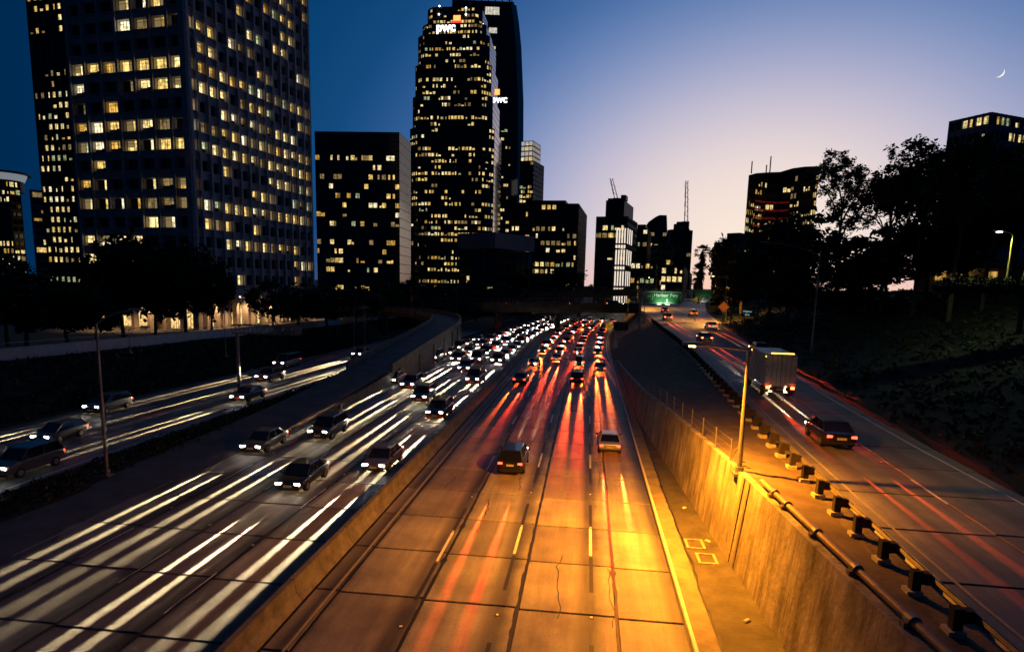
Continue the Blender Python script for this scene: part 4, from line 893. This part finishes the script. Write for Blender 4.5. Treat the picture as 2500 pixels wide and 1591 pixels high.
q.bar((-2.8, -.06, z-.26), (-1.6, -.06, z-.26), .05, .02); q.build('route_shield', LETS, so)
q = MB(); q.bar((.75, -.06, z-.2), (.75, -.06, z-.8), .14, .02); q.bar((.4, -.06, z-.5), (.75, -.06, z-.84), .12, .02); q.bar((1.1, -.06, z-.5), (.75, -.06, z-.84), .12, .02); q.build('down_arrow', LETS, so)
q = MB()
for dz in (-.9, .9):
    for dy in (.25, 1.05): q.bar((-3.6, dy, z+dz+.4), (8., dy, z+dz+.4), .12)
for k in range(12): x = -3.6+k*.966; q.bar((x, .25, z-.5), (x+.966, .25, z+1.3), .07); q.bar((x, 1.05, z+1.3), (x+.966, 1.05, z-.5), .07)
q.build('truss_beam', STEEL, so); q = MB(); q.tube([(-3.5, .65, -.2), (-3.5, .65, z+1.4)], .22, 10); q.build('sign_post', STEEL, so);
q = MB(); q.box(-2.8, 2.8, -1.3, -1.1, z-1.28, z-1.18)
for x in (-1.6, 1.6): q.box(x-.04, x+.04, -1.2, .25, z-1.3, z-1.24)
q.build('light_bracket', STEEL, so)
for x in (-.4, .9):
    q = MB(); q.box(x-.35, x+.35, -1.3, -1.05, z-1.15, z-1.06); q.build('sign_lamp', mat('sign_lamp_lens', (.5, .5, .5), .4, emit=(.9, 1, .75), es=2.5), so)
    ld = bpy.data.lights.new('sign_lamp', 'SPOT'); ld.energy = 150; ld.color = (.8, 1, .7); ld.spot_size = R_(130); ld.spot_blend = .8; ld.shadow_soft_size = .1; lo = bpy.data.objects.new('sign_lamp_light', ld); lo.location = (x, -1.1, z-1.02); lo.rotation_euler = Vector((0, 1.0, .75)).to_track_quat('-Z', 'Y').to_euler(); link(lo, so)
q = MB(); q.box(5., 7.6, .1, .18, z+.35, z+1.15); q.build('exit_panel', GS, so);
for x in (5.3,):
    ld = bpy.data.lights.new('sign_lamp', 'SPOT'); ld.energy = 160; ld.color = (.8, 1, .6); ld.spot_size = R_(120); ld.shadow_soft_size = .1; lo = bpy.data.objects.new('sign_lamp_light', ld); ld.energy = 30; lo.location = (x+1, -.9, z-.4); lo.rotation_euler = Vector((0, 1.0, 1)).to_track_quat('-Z', 'Y').to_euler(); link(lo, so)
wo, z = board('exit_sign', 'small green exit sign with white arrow on the right-hand slope', 1829, 764, 118, 2.6, 1.35, GS, LETS, 2, zb=hillZ(28, 116)-.2, lines=(('Wilshire', .42, -.3, .12, 'CENTER'), ('Blvd', .42, -.3, -.42, 'CENTER')), rotz=R_(-12), lm=mat('glowing_letter', (.8, .8, .8), .4, emit=(.7, 1, .9), es=.35))  # the letters carry an added glow of their own
q = MB(); q.bar((.7, -.06, z-.25), (1.05, -.06, z+.25), .09, .02); q.bar((1.08, -.06, z+.28), (.78, -.06, z+.2), .08, .02); q.bar((1.07, -.06, z+.28), (1.08, -.06, z-.02), .08, .02); q.build('arrow', LETS, wo)
ORG = mat('sign_orange', (.75, .16, .02), .5, emit=(1, .2, .02), es=.25, sample=False); YEL = mat('sign_yellow', (.8, .5, .02), .5, emit=(1, .6, .05), es=.18, sample=False)  # faint glow put into the plate colours; these signs hold no lamp
board('warning_sign', 'orange diamond warning sign on the thin pole right of the upper road', 1767, 749, 115.5, 1.9, 1.9, ORG, TRIM, 1, zb=upZ(115)+.2, diamond=True)
board('warning_sign', 'yellow diamond sign right of the big green sign', 1700, 732, 150, 1.5, 1.5, YEL, TRIM, 1, zb=5.8, diamond=True)
board('warning_sign', 'yellow diamond sign with squiggle arrow on the dark slope under the overpass', 1487, 796, 150, 2.0, 2.0, YEL, TRIM, 1, zb=1.2, diamond=True, lines=(('~', 1.4, 0, -.45, 'CENTER'),), lm=TRIM)
board('warning_sign', 'yellow diamond sign above the lower overpass near the brake lights', 1534, 734, 160, 1.3, 1.3, YEL, TRIM, 1, zb=5.5, diamond=True)
board('guide_sign', 'dark guide sign reading Convention Center beside the yellow squiggle sign', 1516, 796, 148, 3.4, 2., mat('sign_dark_green', (.008, .04, .02), .5), mat('dim_letter', (.3, .3, .28), .5), 2, zb=1.2, lines=(('Convention', .5, 0, .35, 'CENTER'), ('Center', .5, 0, -.15, 'CENTER'), ('NEXT EXIT', .36, 0, -.65, 'CENTER')), lm=mat('dim_letter', (.3, .3, .28), .5))
board('lane_sign', 'small white lane sign low on the dark slope beside the freeway', 1504, 838, 112, .8, 1.7, mat('sign_pale', (.55, .6, .65), .5), TRIM, 1, zb=.8)
# sign gantry truss on the west side, seen from behind
ga = empty('sign_gantry', (-38.5, 71, 0), R_(5), label='steel box-truss sign gantry seen from behind over the west roadway', cat='gantry'); q = MB()
for y in (-.5, .5):
    for z in (6.9, 7.9): q.bar((-3, y, z), (5, y, z), .1)
    for k in range(8): q.bar((-3+k, y, 6.9), (-2+k, y, 7.9), .07); q.bar((-3+k, y, 6.9), (-3+k, y, 7.9), .06)
q.build('truss_beam', STEEL, ga); q = MB(); q.tube([(-2.6, 0, 0), (-2.6, 0, 7)], .2, 10); q.build('sign_post', STEEL, ga)
for x in (1.6, 2.75, 3.9): q = MB(); q.box(x, x+1., .56, .62, 6.95, 7.85); q.build('sign_back', mat('aluminium_sheet', (.42, .44, .42), .5, .3), ga)
# guard rail
gr = empty('guard_rail', (upL(40)-1.0, 40, 4.1), label='steel guard rail on dark posts along the left edge of the upper road', cat='guard rail'); gx = lambda y: upL(y)-.75
g0 = Vector((upL(40)-1.0, 40, 4.1)); P = [Vector((gx(y), y, upZ(y)+.55))-g0 for y in frange(8, 150, 3)]
q = MB(); q.loft([[p+Vector((a, 0, b)) for a, b in ((.0, -.16), (.07, -.1), (.0, -.02), (.07, .08), (.0, .16), (-.03, .16), (.03, .08), (-.03, -.02), (.03, -.1), (-.03, -.16))] for p in P]); q.build('rail_beam', RAIL, gr)
q = MB(); q.box(-.1, .1, -.1, .1, -.1, .78); q.box(.1, .32, -.1, .1, .36, .72); pm = q.mesh('post', WOOD); q = MB(); q.box(-.2, .14, -.17, .17, -.1, .13); fm = q.mesh('post_footing', PALE)
for i in range(58):
    y = 10.9+2.35*i; p = Vector((gx(y)-.4, y, upZ(y)-.02))-g0; po = ob('post', pm, gr, p); po.rotation_euler = (rnd.uniform(-.05, .05), rnd.uniform(-.06, .06), rnd.uniform(-.1, .1)); po.scale = (1.35, 1.35, 1); ob('post_footing', fm, po)
# wire fence on the wall
wf = empty('wire_fence', (7.6, 40, 4.3), label='row of thin fence posts with wires on top of the retaining wall', cat='fence'); f0 = Vector((7.6, 40, 4.3)); tops = []
for i in range(12):
    y = 34.2+3.1*i; p = Vector((wallTX(y)+.18, y, wallZ(y)))-f0; q = MB(); q.tube([p-Vector((0, 0, .1)), p+Vector((0, 0, 1.25))], .035, 6); q.build('post', STEEL, wf); tops.append(p)
for h in (.35, .75, 1.15): q = MB(); q.tube([p+Vector((0, 0, h)) for p in tops], .008, 4); q.build('wire', STEEL, wf)
q = MB(); a = Vector((wallTX(33)+.2, 33, wallZ(33)))-f0; q.bar(a, a+Vector((0, 0, 1.3)), .06); q.bar(a+Vector((0, 0, 1.1)), a+Vector((-.1, 1.3, 0)), .05); q.bar(a+Vector((0, 0, .3)), a+Vector((.5, .6, .1)), .05); q.build('corner_brace', STEEL, wf)
# drain pipe along the wall top
dp = empty('drain_pipe', (8.1, 25, 4.5), label='long jointed metal pipe lying along the top of the retaining wall', cat='pipe'); d0 = Vector((8.1, 25, 4.5)); ys_ = [29.9, 28.2, 26.7, 23.7, 20.6, 17.4, 14]
pp = lambda y: Vector((wallTX(y)+.42, y, wallZ(y)+.2))-d0
for a, b_ in zip(ys_, ys_[1:]): q = MB(); q.tube([pp(a), pp(b_)], .12, 12); q.build('pipe_length', mat('rusty_pipe', (.33, .24, .15), .6, .3, var=.3, scale=2), dp, smooth=False)
for y in ys_[1:-1]: q = MB(); q.tube([pp(y+.16), pp(y-.16)], .19, 12); q.box(pp(y).x-.26, pp(y).x+.26, pp(y).y-.12, pp(y).y+.12, pp(y).z-.26, pp(y).z-.05); q.build('coupling', RAIL, dp)
cd = empty('wall_conduit', (7.45, 30.5, 0), label='pair of thin cables hanging down the wall below the lamp post', cat='conduit')
for y in (30.9, 30.1):
    q = MB(); q.tube([(wallTX(y)-7.45-.03, y-30.5, wallZ(y)+.02), (wallX(y)-7.45+.22, y-30.5+.05, 2.2), (wallX(y)-7.45-.03, y-30.5, .1)], .025, 6); q.build('cable', TRIM, cd)
# litter on the shoulder and slope
r = random.Random(77); nlit = 0
for (x, y, z, lab) in ((6.9, 33.5, .05, 'crumpled white bottle lying by the wall beside the sprayed squares'), (6.4, 38.6, .05, 'white scrap of litter on the shoulder beyond the sprayed squares'), (7.0, 25.3, .05, 'pale flattened paper on the dark shoulder near the camera'), (23.6, 52, upZ(52)+.12, 'white bag dropped at the foot of the right slope'), (24.9, 46, upZ(46)+.15, 'scatter of pale paper on the right slope nearer the camera')):
    q = MB(); q.loft([[Vector((a*s_, b*s_, c)) for a, b in ((-.16, -.07), (.15, -.1), (.18, .06), (-.12, .09))] for s_, c in ((1, 0), (.8, .05), (.35, .08))]); q.build('litter', mat('litter_white', (.6, .58, .52), .7), loc=(x, y, z), rotz=r.uniform(0, 3), label=lab, cat='litter', group='litter beside the road')

# ------------------------------------------------------------------ right-hand garden with street lamp
gp = at(2372, 676, 104); gz = gp.z-.6
gh = empty('garden_house', (gp.x, gp.y, gz), R_(-30), label='low beige house with a warm lit eave behind the lamp-lit hedge', cat='house')
q = MB(); q.box(-6, 6, 0, 5, -1.5, 1.9); q.build('wall', mat('beige_stucco', (.4, .35, .26), .8, var=.2, scale=.8), gh); q = MB(); q.loft([[Vector((x, -.8, 1.9)), Vector((x, 2.5, 3.4)), Vector((x, 5.8, 1.9)), Vector((x, 5.8, 1.7)), Vector((x, -.8, 1.7))] for x in (-6.6, 6.6)]); q.build('roof', mat('roof_tile', (.2, .1, .06), .8), gh)
for x in (-4, 1.5): q = MB(); q.box(x, x+1.2, -.05, 0, .1, 1.3); q.build('window', LIT[2], gh)
ld = bpy.data.lights.new('porch_lamp', 'POINT'); ld.energy = 60; ld.color = (1, .5, .15); ld.shadow_soft_size = .1; lo = bpy.data.objects.new('porch_light', ld); lo.location = (-1, -.9, 1.4); link(lo, gh)
bm_ = bmesh.new(); bmesh.ops.create_icosphere(bm_, subdivisions=2, radius=.12); mm = bpy.data.meshes.new('porch_lamp'); bm_.to_mesh(mm); bm_.free(); mm.materials.append(SODL); ob('porch_lamp', mm, gh, (-1, -.9, 1.4))
lb = at(2458, 680, 72); lamp_post((lb.x, lb.y, lb.z-.6), 4.4, (-.9, -.1, .25), 'lit yellow street lamp among the trees at the right edge', WHL, 1100, (.85, 1, .5), 165, r=.09, m=mat('yellow_pole', (.45, .36, .08), .5))
for i in range(9):
    p = at(2310+i*22, 688, 70); o = empty('hedge_bush', (p.x, p.y, p.z-.6), label='%s clipped bush from the left in the lamp-lit hedge below the house' % ['first','second','third','fourth','fifth','sixth','seventh','eighth','ninth'][i], cat='bush', group='bushes of the lamp-lit hedge'); c = ob('crown', CR['bush'][i % 2], o, (0, 0, .25)); c.scale = (.55, .55, .6)
    q = MB(); q.tube([(0, 0, -.5), (0, 0, .4)], [.08, .05], 6); q.build('stem', BARK, o)

# ------------------------------------------------------------------ moon
mp_ = at(2440, 178, 3000); bm_ = bmesh.new(); rad = 15.5
bmesh.ops.create_uvsphere(bm_, u_segments=96, v_segments=48, radius=rad); mm = bpy.data.meshes.new('moon'); bm_.to_mesh(mm); bm_.free()
mm.materials.append(mat('moon_lit_limb', (.5, .5, .5), 1., emit=(1, .95, .85), es=1.0, sample=False))
vd = (Vector((0, 0, CAM_Z))-mp_).normalized(); sdir = (rgt*.78-upv*.62-vd*-.0).normalized(); sdir = (sdir*.86-vd*.52).normalized()
bm_ = bmesh.new(); bm_.from_mesh(mm); bmesh.ops.delete(bm_, geom=[f_ for f_ in bm_.faces if f_.normal.dot(sdir) <= 0 or f_.normal.dot(vd) <= 0], context='FACES'); bm_.to_mesh(mm); bm_.free()   # only the sunlit half shows against the dusk sky
ob('moon', mm, loc=mp_, label='thin crescent moon high in the right of the sky', cat='moon')

# ------------------------------------------------------------------ vehicles
PAINTS = {'silver': (.42, .43, .44), 'white': (.7, .7, .68), 'black': (.012, .012, .013), 'grey': (.12, .12, .13), 'red': (.25, .02, .02), 'blue': (.02, .05, .16), 'beige': (.3, .26, .2)}
PM = {k: mat('paint_'+k, c, .28, .25 if k in ('silver', 'grey', 'blue') else 0., coat=.6) for k, c in PAINTS.items()}
HLON = mat('headlight_on', (.9, .9, .9), .3, emit=(1, .93, .80), es=26, sample=False); HLOFF = mat('headlight_glow', (.6, .6, .6), .3)
TLON = mat('taillight_on', (.5, .02, .02), .3, emit=(1, .045, .02), es=9, sample=False); TLBR = mat('brake_light_on', (.6, .03, .02), .3, emit=(1, .08, .02), es=18, sample=False); TLD = mat('taillight_lens', (.25, .01, .01), .3)
PLATE = mat('licence_plate', (.6, .6, .58), .5); AMB = mat('amber_marker', (.7, .3, .02), .4, emit=(1, .45, .05), es=6, sample=False)
def body_ring(y, zb, zbelt, w, ztop, wt):
    return [Vector((x*1., y, z)) for x, z in ((-w*.9, zb), (w*.9, zb), (w, zb+.18), (w*1.0, zbelt-.12), (w*.97, zbelt), (wt, ztop), (-wt, ztop), (-w*.97, zbelt), (-w*1.0, zbelt-.12), (-w, zb+.18))]
SPEC = {'sedan': dict(L=4.7, W=1.84, H=1.45, belt=.92, hood=.86, boot=.98, gh=(-1.75, -1.0, .45, 1.25)), 'suv': dict(L=4.75, W=1.92, H=1.75, belt=1.08, hood=1.05, boot=1.1, gh=(-2.25, -2.0, .5, 1.2)), 'hatch': dict(L=4.1, W=1.76, H=1.5, belt=.95, hood=.9, boot=1.0, gh=(-1.95, -1.45, .4, 1.25)), 'van': dict(L=5.3, W=2., H=2.1, belt=1.2, hood=1.15, boot=1.2, gh=(-2.58, -2.5, .95, 1.7))}
CM = {}
def car_meshes(kind):
    if kind in CM: return CM[kind]
    s = SPEC[kind]; L, Wd, Hh = s['L'], s['W']/2, s['H']; f = L/2; d = {}
    q = MB(); q.loft([body_ring(-f, .42, s['boot']-.12, Wd*.86, s['boot']-.1, Wd*.74), body_ring(-f+.12, .26, s['boot']-.04, Wd*.94, s['boot'], Wd*.8), body_ring(-f+.7, .22, s['belt']+.02, Wd, s['boot']+.02, Wd*.86), body_ring(0, .2, s['belt'], Wd, s['belt']+.03, Wd*.88), body_ring(f-1.35, .2, s['belt']-.02, Wd, s['hood']+.06, Wd*.86), body_ring(f-.55, .22, s['hood']-.06, Wd*.98, s['hood']-.02, Wd*.8), body_ring(f-.1, .28, s['hood']-.2, Wd*.9, s['hood']-.16, Wd*.7), body_ring(f, .36, s['hood']-.3, Wd*.8, s['hood']-.27, Wd*.62)])
    d['body'] = q.V, q.F
    a, b, c, e_ = s['gh']; q = MB(); hb = s['belt']+.0; wt = Wd*.72; wb = Wd*.9; zr = Hh-.04
    q.loft([[Vector((-wb, e_, hb)), Vector((wb, e_, hb)), Vector((wb, a, hb)), Vector((-wb, a, hb))], [Vector((-wt, c, zr)), Vector((wt, c, zr)), Vector((wt, b, zr)), Vector((-wt, b, zr))]]); d['glass'] = q.mesh('window_glass', CGL)
    q = MB(); q.loft([[Vector((-wt*1.03, c+.06, zr-.01)), Vector((wt*1.03, c+.06, zr-.01)), Vector((wt*1.03, b-.06, zr-.01)), Vector((-wt*1.03, b-.06, zr-.01))], [Vector((-wt*.94, c-.08, zr+.05)), Vector((wt*.94, c-.08, zr+.05)), Vector((wt*.94, b+.08, zr+.05)), Vector((-wt*.94, b+.08, zr+.05))]])
    for sx_ in (-1, 1):
        q.bar((sx_*wb*1.0, e_, hb), (sx_*wt*1.02, c, zr), .07); q.bar((sx_*wb, a, hb), (sx_*wt*1.02, b, zr), .09); q.bar((sx_*(wb+.005), (a+e_)/2-.1, hb), (sx_*(wt+.01), (b+c)/2, zr), .07, .05)
    d['roof'] = q.V, q.F
    q = MB(); q.tube([(-.11, 0, 0), (.11, 0, 0)], .33, 18, 0); q.tube([(-.125, 0, 0), (.125, 0, 0)], .2, 12, 1); d['wheel'] = q.mesh('wheel', [RUB, RIM])
    q = MB(); q.loft([[Vector((-.2, 0, -.08)), Vector((.2, .06, -.08)), Vector((.2, .06, .08)), Vector((-.2, 0, .08))], [Vector((-.17, .06, -.06)), Vector((.17, .1, -.06)), Vector((.17, .1, .06)), Vector((-.17, .06, .06))]]); d['lamp'] = q.V, q.F
    q = MB(); q.box(-Wd*.4, Wd*.4, -.1, .03, -.09, .09); d['grille'] = q.mesh('grille', TRIM)
    q = MB(); q.box(-Wd*.8, Wd*.8, -.1, .05, -.09, .08); d['bumper'] = q.mesh('bumper', TRIM)
    q = MB(); q.loft([[Vector((-.08, y_*.6, z_*.6)) for y_, z_ in ((-.05, -.07), (.07, -.05), (.05, .09), (-.05, .09))], [Vector((.1, y_, z_)) for y_, z_ in ((-.05, -.07), (.07, -.05), (.05, .09), (-.05, .09))]]); d['mirror'] = q.mesh('side_mirror', TRIM)
    q = MB(); q.box(-.26, .26, -.02, .02, -.07, .07); d['plate'] = q.mesh('licence_plate', PLATE)
    CM[kind] = d; return d
def rounded(V, Fc, m, sub=0, bev=0.):
    a = me('tmp', V, Fc, m); o = bpy.data.objects.new('tmp', a); COL.objects.link(o)
    if bev: b_ = o.modifiers.new('b', 'BEVEL'); b_.width = bev; b_.segments = 2; b_.limit_method = 'ANGLE'; b_.angle_limit = R_(25)
    if sub: c = o.modifiers.new('s', 'SUBSURF'); c.levels = sub; c.render_levels = sub
    bpy.context.view_layer.update(); r2 = bpy.data.meshes.new_from_object(o.evaluated_get(bpy.context.evaluated_depsgraph_get())); bpy.data.objects.remove(o)
    r2.polygons.foreach_set('use_smooth', [True]*len(r2.polygons)); return r2
MC = {}
def cm(kind, part, m):
    k = (kind, part, m.name)
    if k not in MC:
        V, Fc = car_meshes(kind)[part]; MC[k] = rounded(V, Fc, m, 2) if part == 'body' else me(part, V, Fc, m); MC[k].name = part
    return MC[k]
def beam(parent, loc, dirv, energy, col, size, blend=1., soft=.06, narrow=.32):  # head and tail beams squeezed narrow to draw trail-like streaks on the road
    ld = bpy.data.lights.new('lamp_beam', 'SPOT'); ld.energy = energy; ld.color = col; ld.spot_size = R_(size); ld.spot_blend = blend; ld.shadow_soft_size = soft
    lo = bpy.data.objects.new('lamp_beam', ld); lo.location = loc; lo.rotation_euler = Vector(dirv).to_track_quat('-Z', 'Y').to_euler(); lo.scale = (narrow, 1, 1); link(lo, parent)
HB = 150000.
def car(kind, x, y, z, head, paint, label, group, full=True, hb=1., tb=1., brake=False, yaw=0., two=True):
    """head = +1 drives away from the camera, -1 towards it"""
    s = SPEC[kind]; d = car_meshes(kind); f = s['L']/2; Wd = s['W']/2
    o = empty({'sedan': 'sedan_car', 'suv': 'suv_car', 'hatch': 'hatchback_car', 'van': 'passenger_van'}[kind], (x, y, z), yaw+(0 if head > 0 else math.pi), label=label, cat='van' if kind == 'van' else 'car', group=group)
    ob('body', cm(kind, 'body', PM[paint]), o); ob('window_glass', d['glass'], o); ob('roof', cm(kind, 'roof', PM[paint]), o)
    zl_ = s['hood']-.22; zt_ = s['boot']-.2
    if full or head < 0:
        for sx_ in (-1, 1): l = ob('headlight', cm(kind, 'lamp', HLON), o, (sx_*Wd*.66, f-.1, zl_)); l.scale = (sx_, 1, 1)
    if full or head > 0:
        for sx_ in (-1, 1): l = ob('taillight', cm(kind, 'lamp', TLBR if brake else TLON), o, (sx_*Wd*.72, -f+.08, zt_)); l.scale = (sx_*.85, -1, 1.)
    if full:
        for sx_ in (-1, 1):
            for yy in (-f+.95, f-.95): ob('wheel', d['wheel'], o, (sx_*(Wd-.1), yy, .33))
        ob('licence_plate', d['plate'], o, (0, -f-.01, zt_-.12)); ob('licence_plate', d['plate'], o, (0, f+.0, .5))
        ob('grille', d['grille'], o, (0, f-.07, s['hood']-.36)); ob('bumper', d['bumper'], o, (0, f-.04, .36)); ob('bumper', d['bumper'], o, (0, -f+.04, .42))
        for sx_ in (-1, 1): l = ob('side_mirror', d['mirror'], o, (sx_*(Wd+.06), s['gh'][3]-.25, s['belt']+.06)); l.scale = (sx_, 1, 1)
    if hb:
        if two:
            for sx_ in (-1, 1): beam(o, (sx_*Wd*.66, f+.12, zl_), (0, 1, -.034), HB*2.5*hb, (1, .75, .42), 13, narrow=.17)
        else: beam(o, (0, f+.12, zl_), (0, 1, -.05), HB*3.2*hb, (1, .86, .60), 15, narrow=.55)
    if tb:
        if two:
            for sx_ in (-1, 1): beam(o, (sx_*Wd*.72, -f-.12, zt_), (0, -1, -.045), 52000*tb, r.choice([(1, .045, .01), (1, .07, .012), (1, .12, .014)]), 14, narrow=.16)
        else: beam(o, (0, -f-.12, zt_), (0, -1, -.05), 42000*tb, r.choice([(1, .05, .01), (1, .12, .015)]), 15, narrow=.7)
    return o
r = random.Random(99); KINDS_ = ['sedan', 'sedan', 'suv', 'suv', 'hatch', 'van']; COLS_ = ['black', 'grey', 'black', 'grey', 'grey', 'black', 'blue', 'silver']
ORD = ['first', 'second', 'third', 'fourth', 'fifth', 'sixth', 'seventh', 'eighth', 'ninth', 'tenth', 'eleventh', 'twelfth', 'thirteenth', 'fourteenth', 'fifteenth', 'sixteenth', 'seventeenth', 'eighteenth', 'nineteenth', 'twentieth']
def lane_of_cars(xs, ys, head, lane_name, group, zf=lambda y: 0., curve=cx, fixed=None, hb=1., tb=1.):
    for i, y in enumerate(ys):
        k = r.choice(KINDS_); c = r.choice(COLS_)
        if fixed and i in fixed: k, c = fixed[i]
        full = y < 115; x = xs+curve(y)+r.uniform(-.3, .3); dy = 3.
        yaw = -math.atan2(curve(y+dy)-curve(y-dy), 2*dy)
        kn = {'sedan': 'sedan', 'suv': 'SUV', 'hatch': 'hatchback', 'van': 'van'}[k]
        lab = f'{c} {kn} with {"headlights" if head < 0 else "red tail lights"} lit, {ORD[i]} in the {lane_name}'
        car(k, x, y, zf(y)+.012, head, c, lab, group, full, hb=hb*(1 if y < 104 else 2.6), tb=tb, yaw=yaw, two=full)
def ladder(a, b, st): 
    o = []; y = a
    while y < b: o.append(y); y += st*r.uniform(.75, 1.35)
    return o
g = 'oncoming cars left of the median barrier'
near = {0: [44., 62, 84], 1: [39, 70, 95], 2: [52, 78], 3: [47, 82]}
for i, (x, ln) in enumerate(((-14.7, 'oncoming lane by the barrier'), (-18.25, 'second oncoming lane'), (-21.9, 'third oncoming lane'), (-25.4, 'outermost oncoming lane'))):
    far = ladder(106, 245, 9.5) if i < 3 else ladder(106, 150, 10)
    lane_of_cars(x, near[i]+far, -1, ln, g, hb=1.2, tb=.25, fixed={0: [('sedan', 'grey'), ('sedan', 'black'), ('suv', 'black'), ('sedan', 'grey')][i]})
g = 'cars driving away right of the median barrier'
nearc = {0: [86, 104], 1: [45.5, 112], 2: [88, 107], 3: [52.5, 101]}
for i, (x, ln) in enumerate(((-8.55, 'outbound lane by the barrier'), (-5.0, 'second outbound lane'), (-1.25, 'third outbound lane'), (2.5, 'outbound lane by the wall'))):
    lane_of_cars(x, nearc[i]+ladder(124, 240, 10.5), 1, ln, g, hb=.12, tb=1.3, fixed={0: [('sedan', 'grey'), ('suv', 'black'), ('suv', 'black'), ('sedan', 'silver')][i]})
g = 'oncoming cars on the west roadway'
for x, ys, ln in ((-37.6, [38, 66, 96, 121], 'near west roadway lane'), (-42.1, [46, 79, 109], 'middle west roadway lane'), (-46.8, [57, 92], 'far west roadway lane')):
    lane_of_cars(x, ys, -1, ln, g, curve=wx, hb=.9, tb=.25)
g = 'cars on the upper road'
def up_car(kind, y, off, paint, lab, brake=False, hb=.12, tb=1.):
    yaw = -math.atan2(upL(y+4)-upL(y-4), 8); car(kind, upL(y)+off, y, upZ(y)+.02, 1, paint, lab, g, True, hb=hb, tb=tb, brake=brake, yaw=yaw)
up_car('sedan', 101, 3.4, 'black', 'black sedan with glowing brake lights on the upper road ahead of the white truck', True)
up_car('sedan', 41, 2.7, 'black', 'black sedan following close behind the white truck', hb=.6)  # added here so its strong headlights whiten the truck's rear
up_car('suv', 152, 3., 'grey', 'grey SUV with bright red brake lights far along the upper road', True)
up_car('hatch', 88, 8.3, 'red', 'red hatchback in the right-hand lane of the upper road')
up_car('sedan', 128, 9., 'silver', 'silver sedan far up the right-hand lane of the upper road')
up_car('suv', 175, 12., 'white', 'white SUV on the exit lane beyond the big green sign')
up_car('sedan', 190, 6., 'blue', 'blue sedan passing under the big green sign')
# white box truck on the upper road
y = 58; yaw = -math.atan2(upL(y+4)-upL(y-4), 8); tk = empty('box_truck', (upL(y)+2.9, y, upZ(y)+.02), yaw, label='white box truck with red rear lights on the upper road', cat='truck')
TWH = mat('truck_white', (.66, .66, .64), .45, var=.22, scale=1.1, detail=7, coord='obj')
q = MB(); q.box(-1.22, 1.22, -3.6, 2.6, 1.05, 3.7); q.build('cargo_box', TWH, tk); q = MB()
for x in (-1.235, 1.235):
    for yy in frange(-3.4, 2.4, .58): q.box(x-.012, x+.012, yy-.02, yy+.02, 1.1, 3.65)
q.box(-1.24, 1.24, -3.62, -3.55, 1.0, 1.12); q.box(-1.24, 1.24, -3.62, -3.55, 3.62, 3.72); q.box(-.03, .03, -3.63, -3.59, 1.12, 3.62); q.build('box_ribs', RAIL, tk)
q = MB(); q.loft([[Vector((s_*1.08, 2.75, z_)) for s_, z_ in ((-1, .6), (1, .6), (1, 2.7), (-1, 2.7))], [Vector((s_*1.08, 3.9, z_)) for s_, z_ in ((-1, .6), (1, .6), (1, 2.65), (-1, 2.65))], [Vector((s_*1.05, 4.7, z_)) for s_, z_ in ((-1, .6), (1, .6), (1, 1.55), (-1, 1.55))]]); q.build('cab', TWH, tk)
q = MB(); q.box(-.5, .5, -3.5, 2.8, .6, 1.04); q.box(-1.2, 1.2, -3.65, -3.5, .55, .7); q.build('chassis', TRIM, tk)
q = MB(); q.tube([(-.14, 0, 0), (.14, 0, 0)], .48, 20); q.tube([(-.155, 0, 0), (.155, 0, 0)], .26, 12, 1); wm = q.mesh('wheel', [RUB, RIM])
for x in (-1., 1.):
    for yy in (-2.2, 3.6): ob('wheel', wm, tk, (x, yy, .48))
    q = MB(); q.box(-.14, .14, -.05, .05, -.1, .1); ob('taillight', q.mesh('taillight', TLBR), tk, (x*.98, -3.68, .95)); beam(tk, (x*.98, -3.85, .95), (0, -1, -.06), 26000, (1, .06, .012), 18)
    q = MB(); q.box(-.18, .18, -.05, .05, -.1, .1); ob('headlight', q.mesh('headlight', HLON), tk, (x*.8, 4.72, 1.0)); beam(tk, (x*.8, 4.85, 1.0), (0, 1, -.10), 15000, (1, .86, .62), 17)
    for yy in (-3.4, 2.3): q = MB(); q.box(-.02, .02, -.06, .06, -.05, .05); ob('marker_light', q.mesh('marker_light', AMB), tk, (x*1.235, yy, 3.5))
for x in (-.75, -.35, .35, .75): q = MB(); q.tube([(x, -3.66, 1.15), (x, -3.66, 3.6)], .022, 6); q.box(x-.05, x+.05, -3.7, -3.62, 1.9, 1.96); q.build('door_bar', STEEL, tk)
for x in (-1.15, 1.15):
    for zz_ in (1.4, 2.0, 2.7, 3.3): q = MB(); q.box(x-.06, x+.06, -3.64, -3.6, zz_-.03, zz_+.03); q.build('hinge', RAIL, tk)
for x in (-1., 1.): q = MB(); q.box(x-.26, x+.26, -2.95, -2.92, .22, .95); q.build('mud_flap', RUB, tk)
for x in (-1.22, 1.22): q = MB(); q.box(x-.03, x+.03, 3.75, 3.95, 1.75, 2.2); q.build('side_mirror', TRIM, tk)
q = MB(); q.box(-.28, .28, -3.68, -3.65, .72, .86); q.build('licence_plate', PLATE, tk)
q = MB(); q.box(-.9, .9, -.03, .03, -.04, .04); ob('marker_light', q.mesh('marker_light', AMB), tk, (0, -3.64, 3.8))
# vehicles crossing on the lower overpass
for i, (x, k, c, lab) in enumerate(((-3, 'sedan', 'grey', 'grey sedan crossing the lower overpass over the outbound lanes'), (8, 'suv', 'black', 'black SUV crossing the lower overpass near its right end'), (-22, 'sedan', 'red', 'red sedan crossing the lower overpass over the oncoming lanes'))):
    car(k, x, 190.5, 5.2+2.4*(x+95)/110.2+.02, 1, c, lab, 'cars on the lower overpass', True, hb=.06, tb=.6, yaw=-math.pi/2, two=False, brake=True)
print('objects', len(S.objects), 'windows', nwin, 'triangles', sum(len(m.loop_triangles) or len(m.polygons)*2 for m in bpy.data.meshes))
